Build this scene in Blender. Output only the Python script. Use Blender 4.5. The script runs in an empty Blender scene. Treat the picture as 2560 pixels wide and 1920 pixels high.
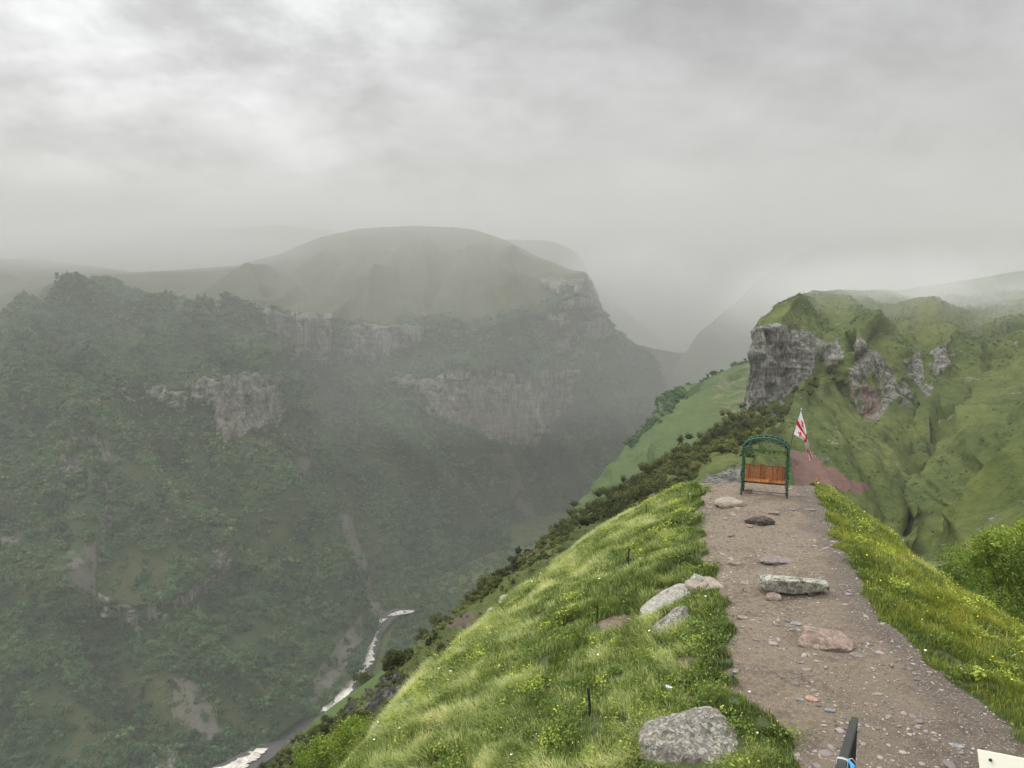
import bpy, math, random
import numpy as np
from mathutils import Vector, Matrix

scene = bpy.context.scene
rad = math.radians
# ------------------------------------------------------------------ camera
CAMZ = 6.9
PITCH = rad(6.23)
FPX = 1922.0                      # focal length in photo pixels (photo is 2560 wide)
cam_d = bpy.data.cameras.new("camera")
cam_d.sensor_width = 36.0
cam_d.lens = 36.0 * FPX / 2560.0
cam_d.clip_start = 0.05
cam_d.clip_end = 60000
cam = bpy.data.objects.new("camera", cam_d)
scene.collection.objects.link(cam)
cam.location = (0, 0, CAMZ)
cam.rotation_euler = (rad(90) - PITCH, 0, 0)
scene.camera = cam

# ------------------------------------------------------------------ sun + sky
SUN_EL, SUN_AZ = rad(52), rad(-55)          # azimuth from +Y towards +X
sun_d = bpy.data.lights.new("sun", 'SUN')
sun_d.energy = 1.5
sun_d.angle = rad(28)
sun_d.color = (1.0, 0.98, 0.94)
sun = bpy.data.objects.new("sun", sun_d)
scene.collection.objects.link(sun)
sdir = Vector((math.sin(SUN_AZ) * math.cos(SUN_EL), math.cos(SUN_AZ) * math.cos(SUN_EL), math.sin(SUN_EL)))
sun.rotation_euler = (-sdir).to_track_quat('-Z', 'Y').to_euler()
sun.location = sdir * 50

world = bpy.data.worlds.new("World")
scene.world = world
world.use_nodes = True
wt = world.node_tree
for n in list(wt.nodes): wt.nodes.remove(n)


class NT:
    """small node-tree helper"""
    def __init__(s, nt): s.nt = nt
    def new(s, typ, **kw):
        n = s.nt.nodes.new(typ)
        for k, v in kw.items(): setattr(n, k, v)
        return n
    def put(s, sock, v):
        if isinstance(v, bpy.types.NodeSocket): s.nt.links.new(v, sock)
        elif isinstance(v, (tuple, list)) and len(v) == 3 and sock.type == 'RGBA': sock.default_value = (*v, 1)
        else: sock.default_value = v
    def math(s, op, a, b=0.0, clamp=False):
        n = s.new('ShaderNodeMath', operation=op); n.use_clamp = clamp
        s.put(n.inputs[0], a); s.put(n.inputs[1], b); return n.outputs[0]
    def mix(s, f, a, b, blend='MIX'):
        n = s.new('ShaderNodeMix', data_type='RGBA', blend_type=blend)
        s.put(n.inputs[0], f); s.put(n.inputs[6], a); s.put(n.inputs[7], b); return n.outputs[2]
    def ramp(s, f, stops, interp='LINEAR'):
        n = s.new('ShaderNodeValToRGB'); cr = n.color_ramp; cr.interpolation = interp
        while len(cr.elements) < len(stops): cr.elements.new(0.5)
        for e, (p, c) in zip(cr.elements, stops):
            e.position = p; e.color = (*c, 1) if len(c) == 3 else c
        s.put(n.inputs[0], f); return n.outputs[0]
    def lin(s, f, a, b, c=0.0, d=1.0):
        n = s.new('ShaderNodeMapRange'); n.clamp = True
        s.put(n.inputs[0], f)
        for i, v in zip((1, 2, 3, 4), (a, b, c, d)): s.put(n.inputs[i], v)
        return n.outputs[0]
    def noise(s, vec, scale, detail=4, rough=0.55, dist=0.0, col=False):
        n = s.new('ShaderNodeTexNoise')
        s.put(n.inputs['Vector'], vec); n.inputs['Scale'].default_value = scale
        n.inputs['Detail'].default_value = detail; n.inputs['Roughness'].default_value = rough
        n.inputs['Distortion'].default_value = dist
        return n.outputs[1 if col else 0]
    def voro(s, vec, scale, feature='F1', out=0, rnd=1.0):
        n = s.new('ShaderNodeTexVoronoi', feature=feature)
        s.put(n.inputs['Vector'], vec); n.inputs['Scale'].default_value = scale
        n.inputs['Randomness'].default_value = rnd
        return n.outputs[out]
    def scalevec(s, vec, sc, loc=(0, 0, 0)):
        n = s.new('ShaderNodeMapping'); s.put(n.inputs[0], vec)
        n.inputs['Scale'].default_value = sc; n.inputs['Location'].default_value = loc
        return n.outputs[0]
    def attr(s, name, out='Fac'):
        n = s.new('ShaderNodeAttribute', attribute_name=name); return n.outputs[out]
    def bump(s, h, strength=0.5, dist=0.1, normal=None):
        n = s.new('ShaderNodeBump'); n.inputs['Strength'].default_value = strength
        n.inputs['Distance'].default_value = dist; s.put(n.inputs['Height'], h)
        if normal is not None: s.put(n.inputs['Normal'], normal)
        return n.outputs[0]


W = NT(wt)
wo = W.new('ShaderNodeOutputWorld'); bg = W.new('ShaderNodeBackground')
sky = W.new('ShaderNodeTexSky', sky_type='NISHITA')
sky.sun_disc = False; sky.sun_elevation = SUN_EL; sky.sun_rotation = SUN_AZ; sky.dust_density = 4.0
tc = W.new('ShaderNodeTexCoord').outputs['Generated']
sx = W.new('ShaderNodeSeparateXYZ'); wt.links.new(tc, sx.inputs[0])
SKY_LOW = 6.95
# project the direction on a flat cloud deck so that clouds flatten towards the horizon
elev = W.math('ADD', W.math('ABSOLUTE', sx.outputs[2]), 0.30)
cx = W.math('DIVIDE', sx.outputs[0], elev); cy = W.math('DIVIDE', sx.outputs[1], elev)
cmb = W.new('ShaderNodeCombineXYZ'); wt.links.new(cx, cmb.inputs[0]); wt.links.new(cy, cmb.inputs[1])
cmv = W.scalevec(cmb.outputs[0], (1, 1, 1), (4.4, 9.0, 0))
n1 = W.noise(cmv, 1.1, 3, 0.5, 0.15)
n2 = W.noise(cmv, 3.2, 6, 0.6, 0.15)
cl = W.math('ADD', W.math('MULTIPLY', n1, 0.55), W.math('MULTIPLY', n2, 0.45))
cl = W.lin(cl, 0.39, 0.61, 0.66, 1.36)
# brighter cloud in front of the hidden sun
vd = W.new('ShaderNodeVectorMath', operation='DOT_PRODUCT'); wt.links.new(tc, vd.inputs[0])
g = Vector((-0.50, 0.83, 0.26)).normalized(); vd.inputs[1].default_value = g
glow = W.lin(vd.outputs['Value'], 0.80, 1.0, 0.0, 0.62)
glow2 = W.math('MULTIPLY', glow, W.lin(n2, 0.35, 0.65, 0.4, 1.5))
grad = W.ramp(sx.outputs[2], [(0.0, (0.72, 0.72, 0.72)), (0.12, (0.80, 0.80, 0.80)), (0.36, (0.93, 0.93, 0.93)), (0.60, (3.2, 3.2, 3.2)), (1.0, (4.1, 4.1, 4.1))])
lum = W.math('MULTIPLY', W.math('ADD', cl, glow2), grad)
lum = W.math('MULTIPLY', lum, W.lin(sx.outputs[0], -0.1, 0.6, 1.04, 0.84))
ccol = W.mix(1.0, (SKY_LOW * 0.995, SKY_LOW * 0.995, SKY_LOW * 1.015), (1, 1, 1), 'MULTIPLY')
ccol = W.mix(1.0, lum, ccol, 'MULTIPLY')
final = W.mix(0.06, ccol, sky.outputs[0])
wt.links.new(final, bg.inputs[0]); bg.inputs[1].default_value = 0.10
wt.links.new(bg.outputs[0], wo.inputs[0])

vs = scene.view_settings
vs.view_transform = 'Standard'; vs.look = 'None'; vs.gamma = 1.0; vs.use_curve_mapping = False
vs.exposure = 0.0
scene.render.engine = 'CYCLES'
cy_ = scene.cycles
cy_.max_bounces = 5; cy_.diffuse_bounces = 2; cy_.glossy_bounces = 1; cy_.transmission_bounces = 3
cy_.volume_bounces = 1; cy_.transparent_max_bounces = 4
cy_.use_denoising = True
cy_.use_adaptive_sampling = True; cy_.adaptive_threshold = 0.015

# ------------------------------------------------------------------ maths helpers
RNG = np.random.default_rng(7)
CP, SP = math.cos(PITCH), math.sin(PITCH)

def W3(px, py, Y):
    """point on the ray through photo position (px,py) at forward distance Y (used to survey the real terrain)"""
    px = np.asarray(px, float); py = np.asarray(py, float); Y = np.asarray(Y, float)
    a = (px - 1280) / FPX; b = (960 - py) / FPX
    dy = CP + b * SP; t = Y / dy
    return np.stack([a * t, Y + 0 * a, CAMZ + t * (-SP + b * CP)], -1)

def PZ(px, py, z=0.0):
    a = (px - 1280) / FPX; b = (960 - py) / FPX
    t = (z - CAMZ) / (-SP + b * CP)
    return np.array([a * t, t * (CP + b * SP), z])

def PROJ(p):
    p = np.asarray(p, float)
    dz = p[..., 2] - CAMZ
    f = p[..., 1] * CP - dz * SP; u = p[..., 1] * SP + dz * CP
    f = np.maximum(f, 0.01)
    return 1280 + FPX * p[..., 0] / f, 960 - FPX * u / f

def _h(ix, iy, iz, seed):
    n = (ix.astype(np.uint32) * np.uint32(374761393) + iy.astype(np.uint32) * np.uint32(668265263)
         + iz.astype(np.uint32) * np.uint32(2147483647) + np.uint32(seed * 974711 & 0xffffffff))
    n = (n ^ (n >> np.uint32(13))) * np.uint32(1274126177)
    n = n ^ (n >> np.uint32(16))
    n = n * np.uint32(2246822519); n ^= n >> np.uint32(15)
    return n.astype(np.float64) / 4294967295.0

def vnoise(x, y, z=None, seed=0):
    if z is None: z = np.zeros_like(x)
    xi, yi, zi = np.floor(x), np.floor(y), np.floor(z)
    fx, fy, fz = x - xi, y - yi, z - zi
    xi, yi, zi = xi.astype(np.int64), yi.astype(np.int64), zi.astype(np.int64)
    s = lambda t: t * t * t * (t * (t * 6 - 15) + 10)
    fx, fy, fz = s(fx), s(fy), s(fz)
    r = 0
    for dx in (0, 1):
        for dy in (0, 1):
            for dz in (0, 1):
                w = (fx if dx else 1 - fx) * (fy if dy else 1 - fy) * (fz if dz else 1 - fz)
                r = r + w * _h(xi + dx, yi + dy, zi + dz, seed)
    return r

def fbm(x, y, z=None, oct=5, seed=0, gain=0.5, ridged=False):
    if z is None: z = np.zeros_like(x)
    a, t, r, f = 1.0, 0.0, 0.0, 1.0
    for i in range(oct):
        n = vnoise(x * f, y * f, z * f, seed + i * 17)
        if ridged: n = 1 - np.abs(2 * n - 1)
        r = r + a * n; t += a; a *= gain; f *= 2.03
    return r / t                       # 0..1

def smooth01(t): t = np.clip(t, 0, 1); return t * t * (3 - 2 * t)

def inpoly(px, py, poly):
    c = np.zeros(px.shape, bool); n = len(poly)
    for i in range(n):
        x1, y1 = poly[i]; x2, y2 = poly[(i + 1) % n]
        if y1 == y2: continue
        cond = (y1 > py) != (y2 > py)
        c ^= cond & (px < (x2 - x1) * (py - y1) / (y2 - y1) + x1)
    return c

# ------------------------------------------------------------------ object helpers
def make_mesh(name, verts, faces=None, quads=None, tris=None, mat=None, smooth=False, attrs=None, parent=None, mats=None, mi=None):
    me = bpy.data.meshes.new(name)
    verts = np.asarray(verts, np.float32)
    if faces is not None:
        me.from_pydata([tuple(v) for v in verts], [], faces)
    else:
        loops = []; tot = []; 
        if quads is not None and len(quads): loops.append(np.asarray(quads, np.int32).ravel()); tot.append(np.full(len(quads), 4, np.int32))
        if tris is not None and len(tris): loops.append(np.asarray(tris, np.int32).ravel()); tot.append(np.full(len(tris), 3, np.int32))
        loops = np.concatenate(loops); tot = np.concatenate(tot)
        me.vertices.add(len(verts)); me.vertices.foreach_set('co', verts.ravel())
        me.loops.add(len(loops)); me.loops.foreach_set('vertex_index', loops)
        me.polygons.add(len(tot))
        st = np.concatenate([[0], np.cumsum(tot)[:-1]]).astype(np.int32)
        me.polygons.foreach_set('loop_start', st)
        try: me.polygons.foreach_set('loop_total', tot)
        except Exception: pass
        me.update(calc_edges=True)
    if smooth is not False:
        me.polygons.foreach_set('use_smooth', np.full(len(me.polygons), True))
    if attrs:
        for k, v in attrs.items():
            a = me.attributes.new(k, 'FLOAT', 'POINT'); a.data.foreach_set('value', np.asarray(v, np.float32).ravel())
    if mats:
        for m in mats: me.materials.append(m)
        if mi is not None: me.polygons.foreach_set('material_index', np.asarray(mi, np.int32))
    elif mat: me.materials.append(mat)
    me.validate(clean_customdata=False)
    o = bpy.data.objects.new(name, me)
    scene.collection.objects.link(o)
    if parent: o.parent = parent
    return o

def grid_quads(nr, nc):
    i = np.arange(nr - 1)[:, None] * nc + np.arange(nc - 1)[None, :]
    i = i.ravel()
    return np.stack([i, i + 1, i + nc + 1, i + nc], -1)

def tag(o, label=None, cat=None, group=None, kind=None):
    if label: o['label'] = label
    if cat: o['category'] = cat
    if group: o['group'] = group
    if kind: o['kind'] = kind
    return o

def empty(name, loc, rz=0.0):
    o = bpy.data.objects.new(name, None); o.location = loc; o.rotation_euler = (0, 0, rz)
    o.empty_display_size = 0.2
    scene.collection.objects.link(o); return o

class MB:
    """collects boxes / tubes into one mesh"""
    def __init__(s): s.v = []; s.f = []; s.a = []; s.cur = 0.5
    def add(s, vs_, fs):
        b = len(s.v); s.v += [tuple(v) for v in vs_]; s.f += [tuple(b + i for i in f) for f in fs]; s.a += [s.cur] * len(vs_)
    def box(s, c, d, rot=None):
        R = rot or Matrix.Identity(3); c = Vector(c)
        vs_ = [c + R @ Vector((sx_ * d[0] / 2, sy_ * d[1] / 2, sz_ * d[2] / 2)) for sx_ in (-1, 1) for sy_ in (-1, 1) for sz_ in (-1, 1)]
        s.add(vs_, [(0, 1, 3, 2), (4, 6, 7, 5), (0, 4, 5, 1), (2, 3, 7, 6), (0, 2, 6, 4), (1, 5, 7, 3)])
    def tube(s, pts, r, n=8, cap=True):
        pts = [Vector(p) for p in pts]
        rs = r if isinstance(r, (list, tuple)) else [r] * len(pts)
        rings = []
        for i, p in enumerate(pts):
            d = (pts[min(i + 1, len(pts) - 1)] - pts[max(i - 1, 0)]).normalized()
            u = d.cross(Vector((0.13, 0.99, 0.05))); 
            if u.length < 0.2: u = d.cross(Vector((1, 0, 0.1)))
            u.normalize(); w = d.cross(u)
            rings.append([p + rs[i] * (math.cos(2 * math.pi * k / n) * u + math.sin(2 * math.pi * k / n) * w) for k in range(n)])
        vs_ = [v for r_ in rings for v in r_]; fs = []
        for i in range(len(pts) - 1):
            for k in range(n):
                fs.append((i * n + k, i * n + (k + 1) % n, (i + 1) * n + (k + 1) % n, (i + 1) * n + k))
        if cap: fs += [tuple(range(n))[::-1], tuple(range((len(pts) - 1) * n, len(pts) * n))]
        s.add(vs_, fs)
    def build(s, name, mat, parent=None, smooth=False):
        return make_mesh(name, s.v, faces=s.f, mat=mat, parent=parent, smooth=smooth, attrs={'tint': s.a})

def principled(name):
    m = bpy.data.materials.new(name); m.use_nodes = True
    nt = m.node_tree; b = nt.nodes['Principled BSDF']
    return m, NT(nt), b

def simple(name, col, rough=0.6, metal=0.0, var=0.15, scale=8.0, bump=0.0):
    m, N, b = principled(name)
    p = N.new('ShaderNodeTexCoord').outputs['Object']
    n = N.noise(p, scale, 5, 0.6)
    c2 = tuple(min(1, c * (1 + var)) for c in col); c1 = tuple(c * (1 - var) for c in col)
    N.put(b.inputs['Base Color'], N.ramp(n, [(0.3, c1), (0.7, c2)]))
    b.inputs['Roughness'].default_value = rough; b.inputs['Metallic'].default_value = metal
    if bump: N.put(b.inputs['Normal'], N.bump(n, bump, 0.02))
    return m

def leafmat(name, stops, trans=0.3, rough=0.55, spec=0.3):
    """foliage: colour by the per-plant attribute 'tint', a little light passes through"""
    m, N, b = principled(name)
    col = N.ramp(N.attr('tint'), stops)
    N.put(b.inputs['Base Color'], col); b.inputs['Roughness'].default_value = rough
    b.inputs['Specular IOR Level'].default_value = spec
    tr = N.new('ShaderNodeBsdfTranslucent'); N.put(tr.inputs[0], col)
    mx = N.new('ShaderNodeMixShader'); mx.inputs[0].default_value = trans
    N.nt.links.new(b.outputs[0], mx.inputs[1]); N.nt.links.new(tr.outputs[0], mx.inputs[2])
    N.nt.links.new(mx.outputs[0], N.nt.nodes['Material Output'].inputs[0])
    return m

# ------------------------------------------------------------------ materials of the land
def landmat(name, g_stops, g_scale, rock_stops, rock_scale, soil, soil2, streak=0.28, bumpd=1.0, red=(0.13, 0.085, 0.07)):
    m, N, b = principled(name)
    p = N.new('ShaderNodeTexCoord').outputs['Object']
    gn = N.noise(p, g_scale, 8, 0.65); gn2 = N.noise(p, g_scale * 7, 5, 0.7)
    gn3 = N.noise(p, g_scale * 30, 4, 0.7)
    g_ = N.ramp(N.math('ADD', N.math('MULTIPLY', gn, 0.45), N.math('ADD', N.math('MULTIPLY', gn2, 0.35), N.math('MULTIPLY', gn3, 0.20))), g_stops)
    pv = N.scalevec(p, (1, 1, streak))
    rn = N.noise(pv, rock_scale, 8, 0.68, 0.3); rn2 = N.noise(pv, rock_scale * 4.3, 6, 0.7)
    rr = N.math('ADD', N.math('MULTIPLY', rn, 0.55), N.math('MULTIPLY', rn2, 0.45))
    r_ = N.ramp(rr, rock_stops)
    ck = N.voro(N.scalevec(p, (1, 1, streak * .8)), rock_scale * 2.6, 'DISTANCE_TO_EDGE', out=0)
    wv_ = N.noise(p, rock_scale * 1.2, 3, .6)
    ckm = N.math('MULTIPLY', N.lin(ck, 0.0, 0.10, 1, 0), N.lin(wv_, .4, .6, .25, 1))
    st_ = N.noise(N.scalevec(p, (.12, .12, 1.0)), rock_scale * 3.0, 4, .6)
    r_ = N.mix(N.lin(st_, .52, .60, 0, .55), r_, tuple(c * .5 for c in rock_stops[1][1]))
    r_ = N.mix(N.math('MULTIPLY', ckm, .85), r_, tuple(c * .8 for c in rock_stops[0][1]))
    r_ = N.mix(N.attr('red'), r_, N.mix(rn2, red, tuple(c * 1.7 for c in red)))
    s_ = N.mix(gn2, soil, soil2)
    wob = N.math('MULTIPLY', N.math('SUBTRACT', gn2, 0.5), 0.9)
    rockm = N.lin(N.math('ADD', N.attr('rock'), wob), 0.38, 0.62)
    soilm = N.lin(N.math('ADD', N.attr('soil'), wob), 0.38, 0.62)
    c = N.mix(soilm, g_, s_); c = N.mix(rockm, c, r_)
    # forest floor is a darker soil/herb mixture
    c = N.mix(N.attr('wood'), c, (0.034, 0.062, 0.024))
    c = N.mix(N.attr('lawn'), c, N.mix(gn2, (0.05, 0.085, 0.022), (0.095, 0.14, 0.040)))
    N.put(b.inputs['Base Color'], c); b.inputs['Roughness'].default_value = 0.9
    b.inputs['Specular IOR Level'].default_value = 0.15
    h = N.mix(rockm, gn2, N.math('SUBTRACT', rr, N.math('MULTIPLY', ckm, .35)))
    N.put(b.inputs['Normal'], N.bump(N.math('ADD', h, N.math('MULTIPLY', gn3, .35)), 1.0, bumpd))
    return m

M_far = landmat('massif_land', [(0.36, (0.030, 0.038, 0.016)), (0.46, (0.046, 0.056, 0.020)), (0.56, (0.068, 0.070, 0.030)), (0.68, (0.085, 0.098, 0.034))], 0.03,
                [(0.34, (0.035, 0.035, 0.032)), (0.46, (0.11, 0.108, 0.092)), (0.60, (0.27, 0.26, 0.215))], 0.10,
                (0.075, 0.072, 0.056), (0.15, 0.14, 0.115), 0.12, 2.0)
M_hill = landmat('hill_land', [(0.36, (0.028, 0.042, 0.012)), (0.46, (0.052, 0.072, 0.017)), (0.54, (0.080, 0.098, 0.023)), (0.66, (0.145, 0.148, 0.042))], 0.05,
                 [(0.36, (0.022, 0.022, 0.020)), (0.44, (0.115, 0.112, 0.092)), (0.54, (0.22, 0.215, 0.18)), (0.66, (0.40, 0.39, 0.33))], 0.42,
                 (0.105, 0.055, 0.045), (0.165, 0.10, 0.08), 0.17, 0.6)
M_spur = landmat('spur_land', [(0.36, (0.038, 0.062, 0.020)), (0.5, (0.060, 0.092, 0.028)), (0.66, (0.095, 0.128, 0.040))], 0.02,
                 [(0.3, (0.05, 0.05, 0.045)), (0.7, (0.3, 0.28, 0.25))], 0.2, (0.14, 0.12, 0.08), (0.2, 0.17, 0.12), 0.5, 1.0)
M_flank = landmat('flank_land', [(0.36, (0.026, 0.036, 0.010)), (0.48, (0.060, 0.078, 0.022)), (0.64, (0.12, 0.14, 0.042))], 0.16,
                  [(0.36, (0.02, 0.02, 0.02)), (0.52, (0.07, 0.068, 0.064)), (0.70, (0.36, 0.34, 0.31))], 0.9,
                  (0.08, 0.06, 0.045), (0.14, 0.11, 0.085), 0.6, 0.3)

# ------------------------------------------------------------------ lofted terrain
def loft(lines, xs, subs, smooth_rows=1):
    """lines: list of [(px,py,Y),...]; sampled at the columns xs; rows between lines. Returns (rows,cols,3) world points and px,py"""
    L = []
    for ln in lines:
        a = np.array(ln, float)
        py = np.interp(xs, a[:, 0], a[:, 1]); Y = np.exp(np.interp(xs, a[:, 0], np.log(a[:, 2])))
        L.append((py, Y))
    rows_py = []; rows_Y = []
    for k in range(len(L) - 1):
        n = subs[k]
        for j in range(n + (k == len(L) - 2)):
            t = j / n
            rows_py.append(L[k][0] * (1 - t) + L[k + 1][0] * t)
            rows_Y.append(np.exp(np.log(L[k][1]) * (1 - t) + np.log(L[k + 1][1]) * t))
    PY = np.array(rows_py); YY = np.array(rows_Y)
    PX = np.broadcast_to(xs, PY.shape).copy()
    return PX, PY, YY

def blur(a, n, axis):
    for _ in range(n):
        b = a.copy()
        sl = [slice(None)] * a.ndim
        c = list(sl); c[axis] = slice(1, -1); p = list(sl); p[axis] = slice(2, None); m = list(sl); m[axis] = slice(0, -2)
        b[tuple(c)] = (a[tuple(p)] + 2 * a[tuple(c)] + a[tuple(m)]) / 4
        a = b
    return a

def grid_normals(P):
    du = np.gradient(P, axis=1); dv = np.gradient(P, axis=0)
    n = np.cross(du, dv); n /= np.linalg.norm(n, axis=-1, keepdims=True) + 1e-9
    return n

def crease(PX_, PY_, lines, xscale=1.0):
    """height added along crest (+) and gully (-) lines traced in survey coordinates"""
    out = np.zeros(PX_.shape)
    wx = PX_ + 14 * (fbm(PX_ * .02, PY_ * .02, oct=3, seed=901) - .5); wy = PY_ + 14 * (fbm(PX_ * .02, PY_ * .02, oct=3, seed=902) - .5)
    for pts, hgt, wid_ in lines:
        best = np.full(PX_.shape, 1e9)
        for (x1, y1), (x2, y2) in zip(pts[:-1], pts[1:]):
            dx, dy = x2 - x1, y2 - y1
            t = np.clip(((wx - x1) * dx + (wy - y1) * dy) / (dx * dx + dy * dy), 0, 1)
            best = np.minimum(best, np.hypot(wx - x1 - t * dx, wy - y1 - t * dy))
        out += hgt * np.exp(-best / wid_)
    return out

# ================================================================== FAR MASSIF
xs = np.arange(-520, 1900, 3.2)
F = [
 [(-520, 2200, 320), (0, 2000, 345), (300, 1960, 360), (560, 1928, 374), (700, 1850, 395), (830, 1757, 432), (880, 1692, 455), (930, 1602, 510), (955, 1545, 552), (1100, 1480, 640), (1300, 1400, 740), (1480, 1330, 830), (1600, 1230, 900), (1900, 1100, 1300)],
 [(-520, 1640, 400), (0, 1600, 430), (200, 1570, 440), (400, 1560, 450), (560, 1500, 480), (700, 1480, 500), (800, 1450, 540), (880, 1430, 590), (950, 1440, 600), (1050, 1400, 670), (1200, 1350, 740), (1350, 1280, 830), (1450, 1240, 890), (1550, 1180, 980), (1650, 1150, 1100), (1900, 1060, 1500)],
 [(-520, 1500, 430), (0, 1450, 460), (200, 1440, 452), (260, 1482, 450), (330, 1512, 448), (450, 1480, 458), (560, 1400, 490), (700, 1350, 540), (850, 1300, 640), (950, 1300, 670), (1100, 1250, 720), (1250, 1200, 790), (1400, 1180, 860), (1500, 1130, 940), (1600, 1080, 1080), (1900, 1000, 1550)],
 [(-520, 1250, 500), (0, 1200, 540), (200, 1200, 540), (400, 1180, 560), (560, 1100, 590), (700, 1100, 640), (850, 1050, 780), (950, 1080, 740), (1050, 1050, 745), (1200, 1100, 770), (1350, 1085, 800), (1450, 1050, 870), (1550, 1020, 960), (1650, 1000, 1120), (1900, 960, 1600)],
 [(-520, 950, 620), (0, 950, 640), (200, 940, 650), (400, 930, 645), (560, 928, 630), (700, 930, 655), (760, 950, 720), (850, 960, 810), (950, 950, 790), (990, 928, 790), (1100, 940, 785), (1250, 930, 790), (1400, 920, 825), (1500, 925, 900), (1570, 960, 990), (1650, 960, 1130), (1900, 940, 1650)],
 [(-520, 850, 700), (0, 830, 740), (200, 830, 740), (400, 815, 740), (500, 810, 740), (600, 830, 750), (700, 880, 760), (830, 905, 800), (880, 890, 850), (1000, 882, 850), (1100, 890, 850), (1250, 890, 840), (1400, 870, 850), (1480, 850, 910), (1530, 862, 980), (1580, 890, 1060), (1750, 910, 1300), (1900, 930, 1700)],
 [(-520, 780, 740), (0, 765, 790), (120, 770, 770), (200, 730, 760), (400, 760, 755), (500, 775, 755), (650, 780, 765), (750, 790, 775), (830, 795, 812), (870, 790, 860), (1000, 800, 858), (1100, 812, 860), (1200, 815, 850), (1300, 790, 850), (1400, 742, 860), (1450, 730, 880), (1490, 755, 930), (1523, 816, 1000), (1591, 865, 1080), (1750, 890, 1320), (1900, 925, 1720)],
 [(-520, 740, 850), (0, 745, 900), (130, 715, 830), (270, 702, 800), (350, 720, 810), (450, 742, 830), (600, 757, 830), (830, 780, 850), (900, 742, 930), (1000, 722, 970), (1150, 722, 970), (1300, 720, 940), (1400, 692, 920), (1465, 681, 930), (1482, 730, 950), (1500, 772, 980), (1523, 814, 1010), (1591, 863, 1090), (1750, 889, 1340), (1900, 924, 1740)],
 [(-520, 690, 1100), (0, 700, 1100), (150, 694, 1100), (300, 692, 1000), (420, 682, 990), (520, 690, 1000), (640, 696, 1020), (750, 690, 1080), (900, 650, 1150), (1050, 640, 1180), (1200, 640, 1180), (1350, 662, 1120), (1440, 676, 1020), (1468, 682, 980), (1484, 733, 990), (1502, 774, 1010), (1525, 816, 1030), (1593, 865, 1110), (1750, 891, 1360), (1900, 926, 1760)],
 [(-520, 640, 1500), (0, 642, 1450), (100, 648, 1450), (230, 662, 1400), (330, 680, 1300), (450, 676, 1300), (600, 662, 1350), (700, 630, 1400), (800, 590, 1450), (900, 567, 1500), (1050, 563, 1500), (1180, 567, 1480), (1260, 596, 1400), (1340, 640, 1280), (1430, 675, 1120), (1466, 684, 1030), (1486, 737, 1030), (1504, 778, 1040), (1527, 820, 1060), (1595, 869, 1140), (1750, 895, 1390), (1900, 930, 1790)],
 [(-520, 760, 1900), (600, 790, 1800), (1000, 750, 1900), (1260, 800, 1800), (1460, 860, 1500), (1600, 1000, 1400), (1900, 1000, 2000)],
]
F_lines = F
PX, PY, YY = loft(F, xs, [60, 34, 50, 52, 36, 26, 22, 22, 22, 10])
YYs = blur(blur(YY, 3, 0), 10, 1); PYs = blur(blur(PY, 1, 0), 6, 1)
P = W3(PX, PYs, YYs)

def polymask(px, py, polys, wob=10, sc=0.03, seed=3):
    wx = px + wob * (fbm(px * sc, py * sc, oct=4, seed=seed) - 0.5) * 2
    wy = py + wob * (fbm(px * sc, py * sc, oct=4, seed=seed + 50) - 0.5) * 2
    m = np.zeros(px.shape)
    for poly in polys: m = np.maximum(m, inpoly(wx, wy, poly).astype(float))
    return m

ROCK_F = [
 [(440, 755), (560, 770), (560, 800), (500, 812), (440, 800)],
 [(660, 772), (835, 792), (835, 905), (800, 900), (740, 880), (700, 850), (670, 815)],
 [(868, 795), (1060, 806), (1050, 850), (1010, 878), (940, 885), (880, 888)],
 [(975, 928), (1080, 940), (1200, 935), (1300, 930), (1400, 920), (1455, 925), (1445, 1000), (1390, 1060), (1340, 1110), (1250, 1105), (1150, 1060), (1070, 1020), (1055, 975), (985, 955)],
 [(440, 948), (560, 930), (700, 925), (712, 960), (703, 1060), (640, 1078), (560, 1100), (540, 1060), (520, 1000), (470, 990)],
 [(360, 955), (440, 950), (470, 1000), (440, 1010), (370, 980)],
 [(228, 1450), (262, 1490), (330, 1522), (450, 1488), (500, 1450), (545, 1370), (580, 1400), (560, 1440), (480, 1495), (430, 1548), (330, 1568), (250, 1540)],
 [(235, 1240), (262, 1235), (285, 1330), (250, 1360)],
 [(130, 1130), (300, 1110), (290, 1190), (160, 1240)],
 [(370, 1862), (440, 1860), (450, 1920), (360, 1960)],
 [(0, 1340), (60, 1340), (90, 1400), (30, 1400)],
 [(1360, 700), (1475, 690), (1520, 830), (1500, 900), (1420, 880), (1370, 790)],
]
SOIL_F = [
 [(850, 1290), (880, 1290), (915, 1370), (945, 1440), (955, 1545), (925, 1545), (915, 1470), (885, 1400)],
 [(1225, 1130), (1260, 1130), (1340, 1230), (1360, 1290), (1310, 1290), (1270, 1200)],
 [(180, 1400), (240, 1360), (240, 1530), (190, 1480)],
 [(440, 1690), (520, 1740), (560, 1860), (500, 1860), (420, 1780)],
 [(740, 1140), (770, 1140), (780, 1190), (745, 1180)],
 [(750, 1740), (840, 1620), (890, 1560), (900, 1600), (860, 1680), (790, 1780)],
]
MEADOW_F = [
 [(240, 1370), (470, 1380), (500, 1440), (330, 1510), (250, 1470)],
 [(380, 1680), (450, 1680), (490, 1760), (680, 1770), (660, 1850), (380, 1850), (330, 1800)],
 [(835, 1220), (900, 1240), (950, 1380), (970, 1540), (900, 1540), (880, 1400)],
 [(1350, 1120), (1420, 1180), (1480, 1250), (1440, 1260), (1360, 1160)],
 [(1240, 1110), (1330, 1130), (1300, 1180)],
 [(150, 1770), (260, 1770), (260, 1900), (180, 1950)],
 [(450, 1210), (520, 1230), (540, 1290), (470, 1260)],
]
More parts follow.
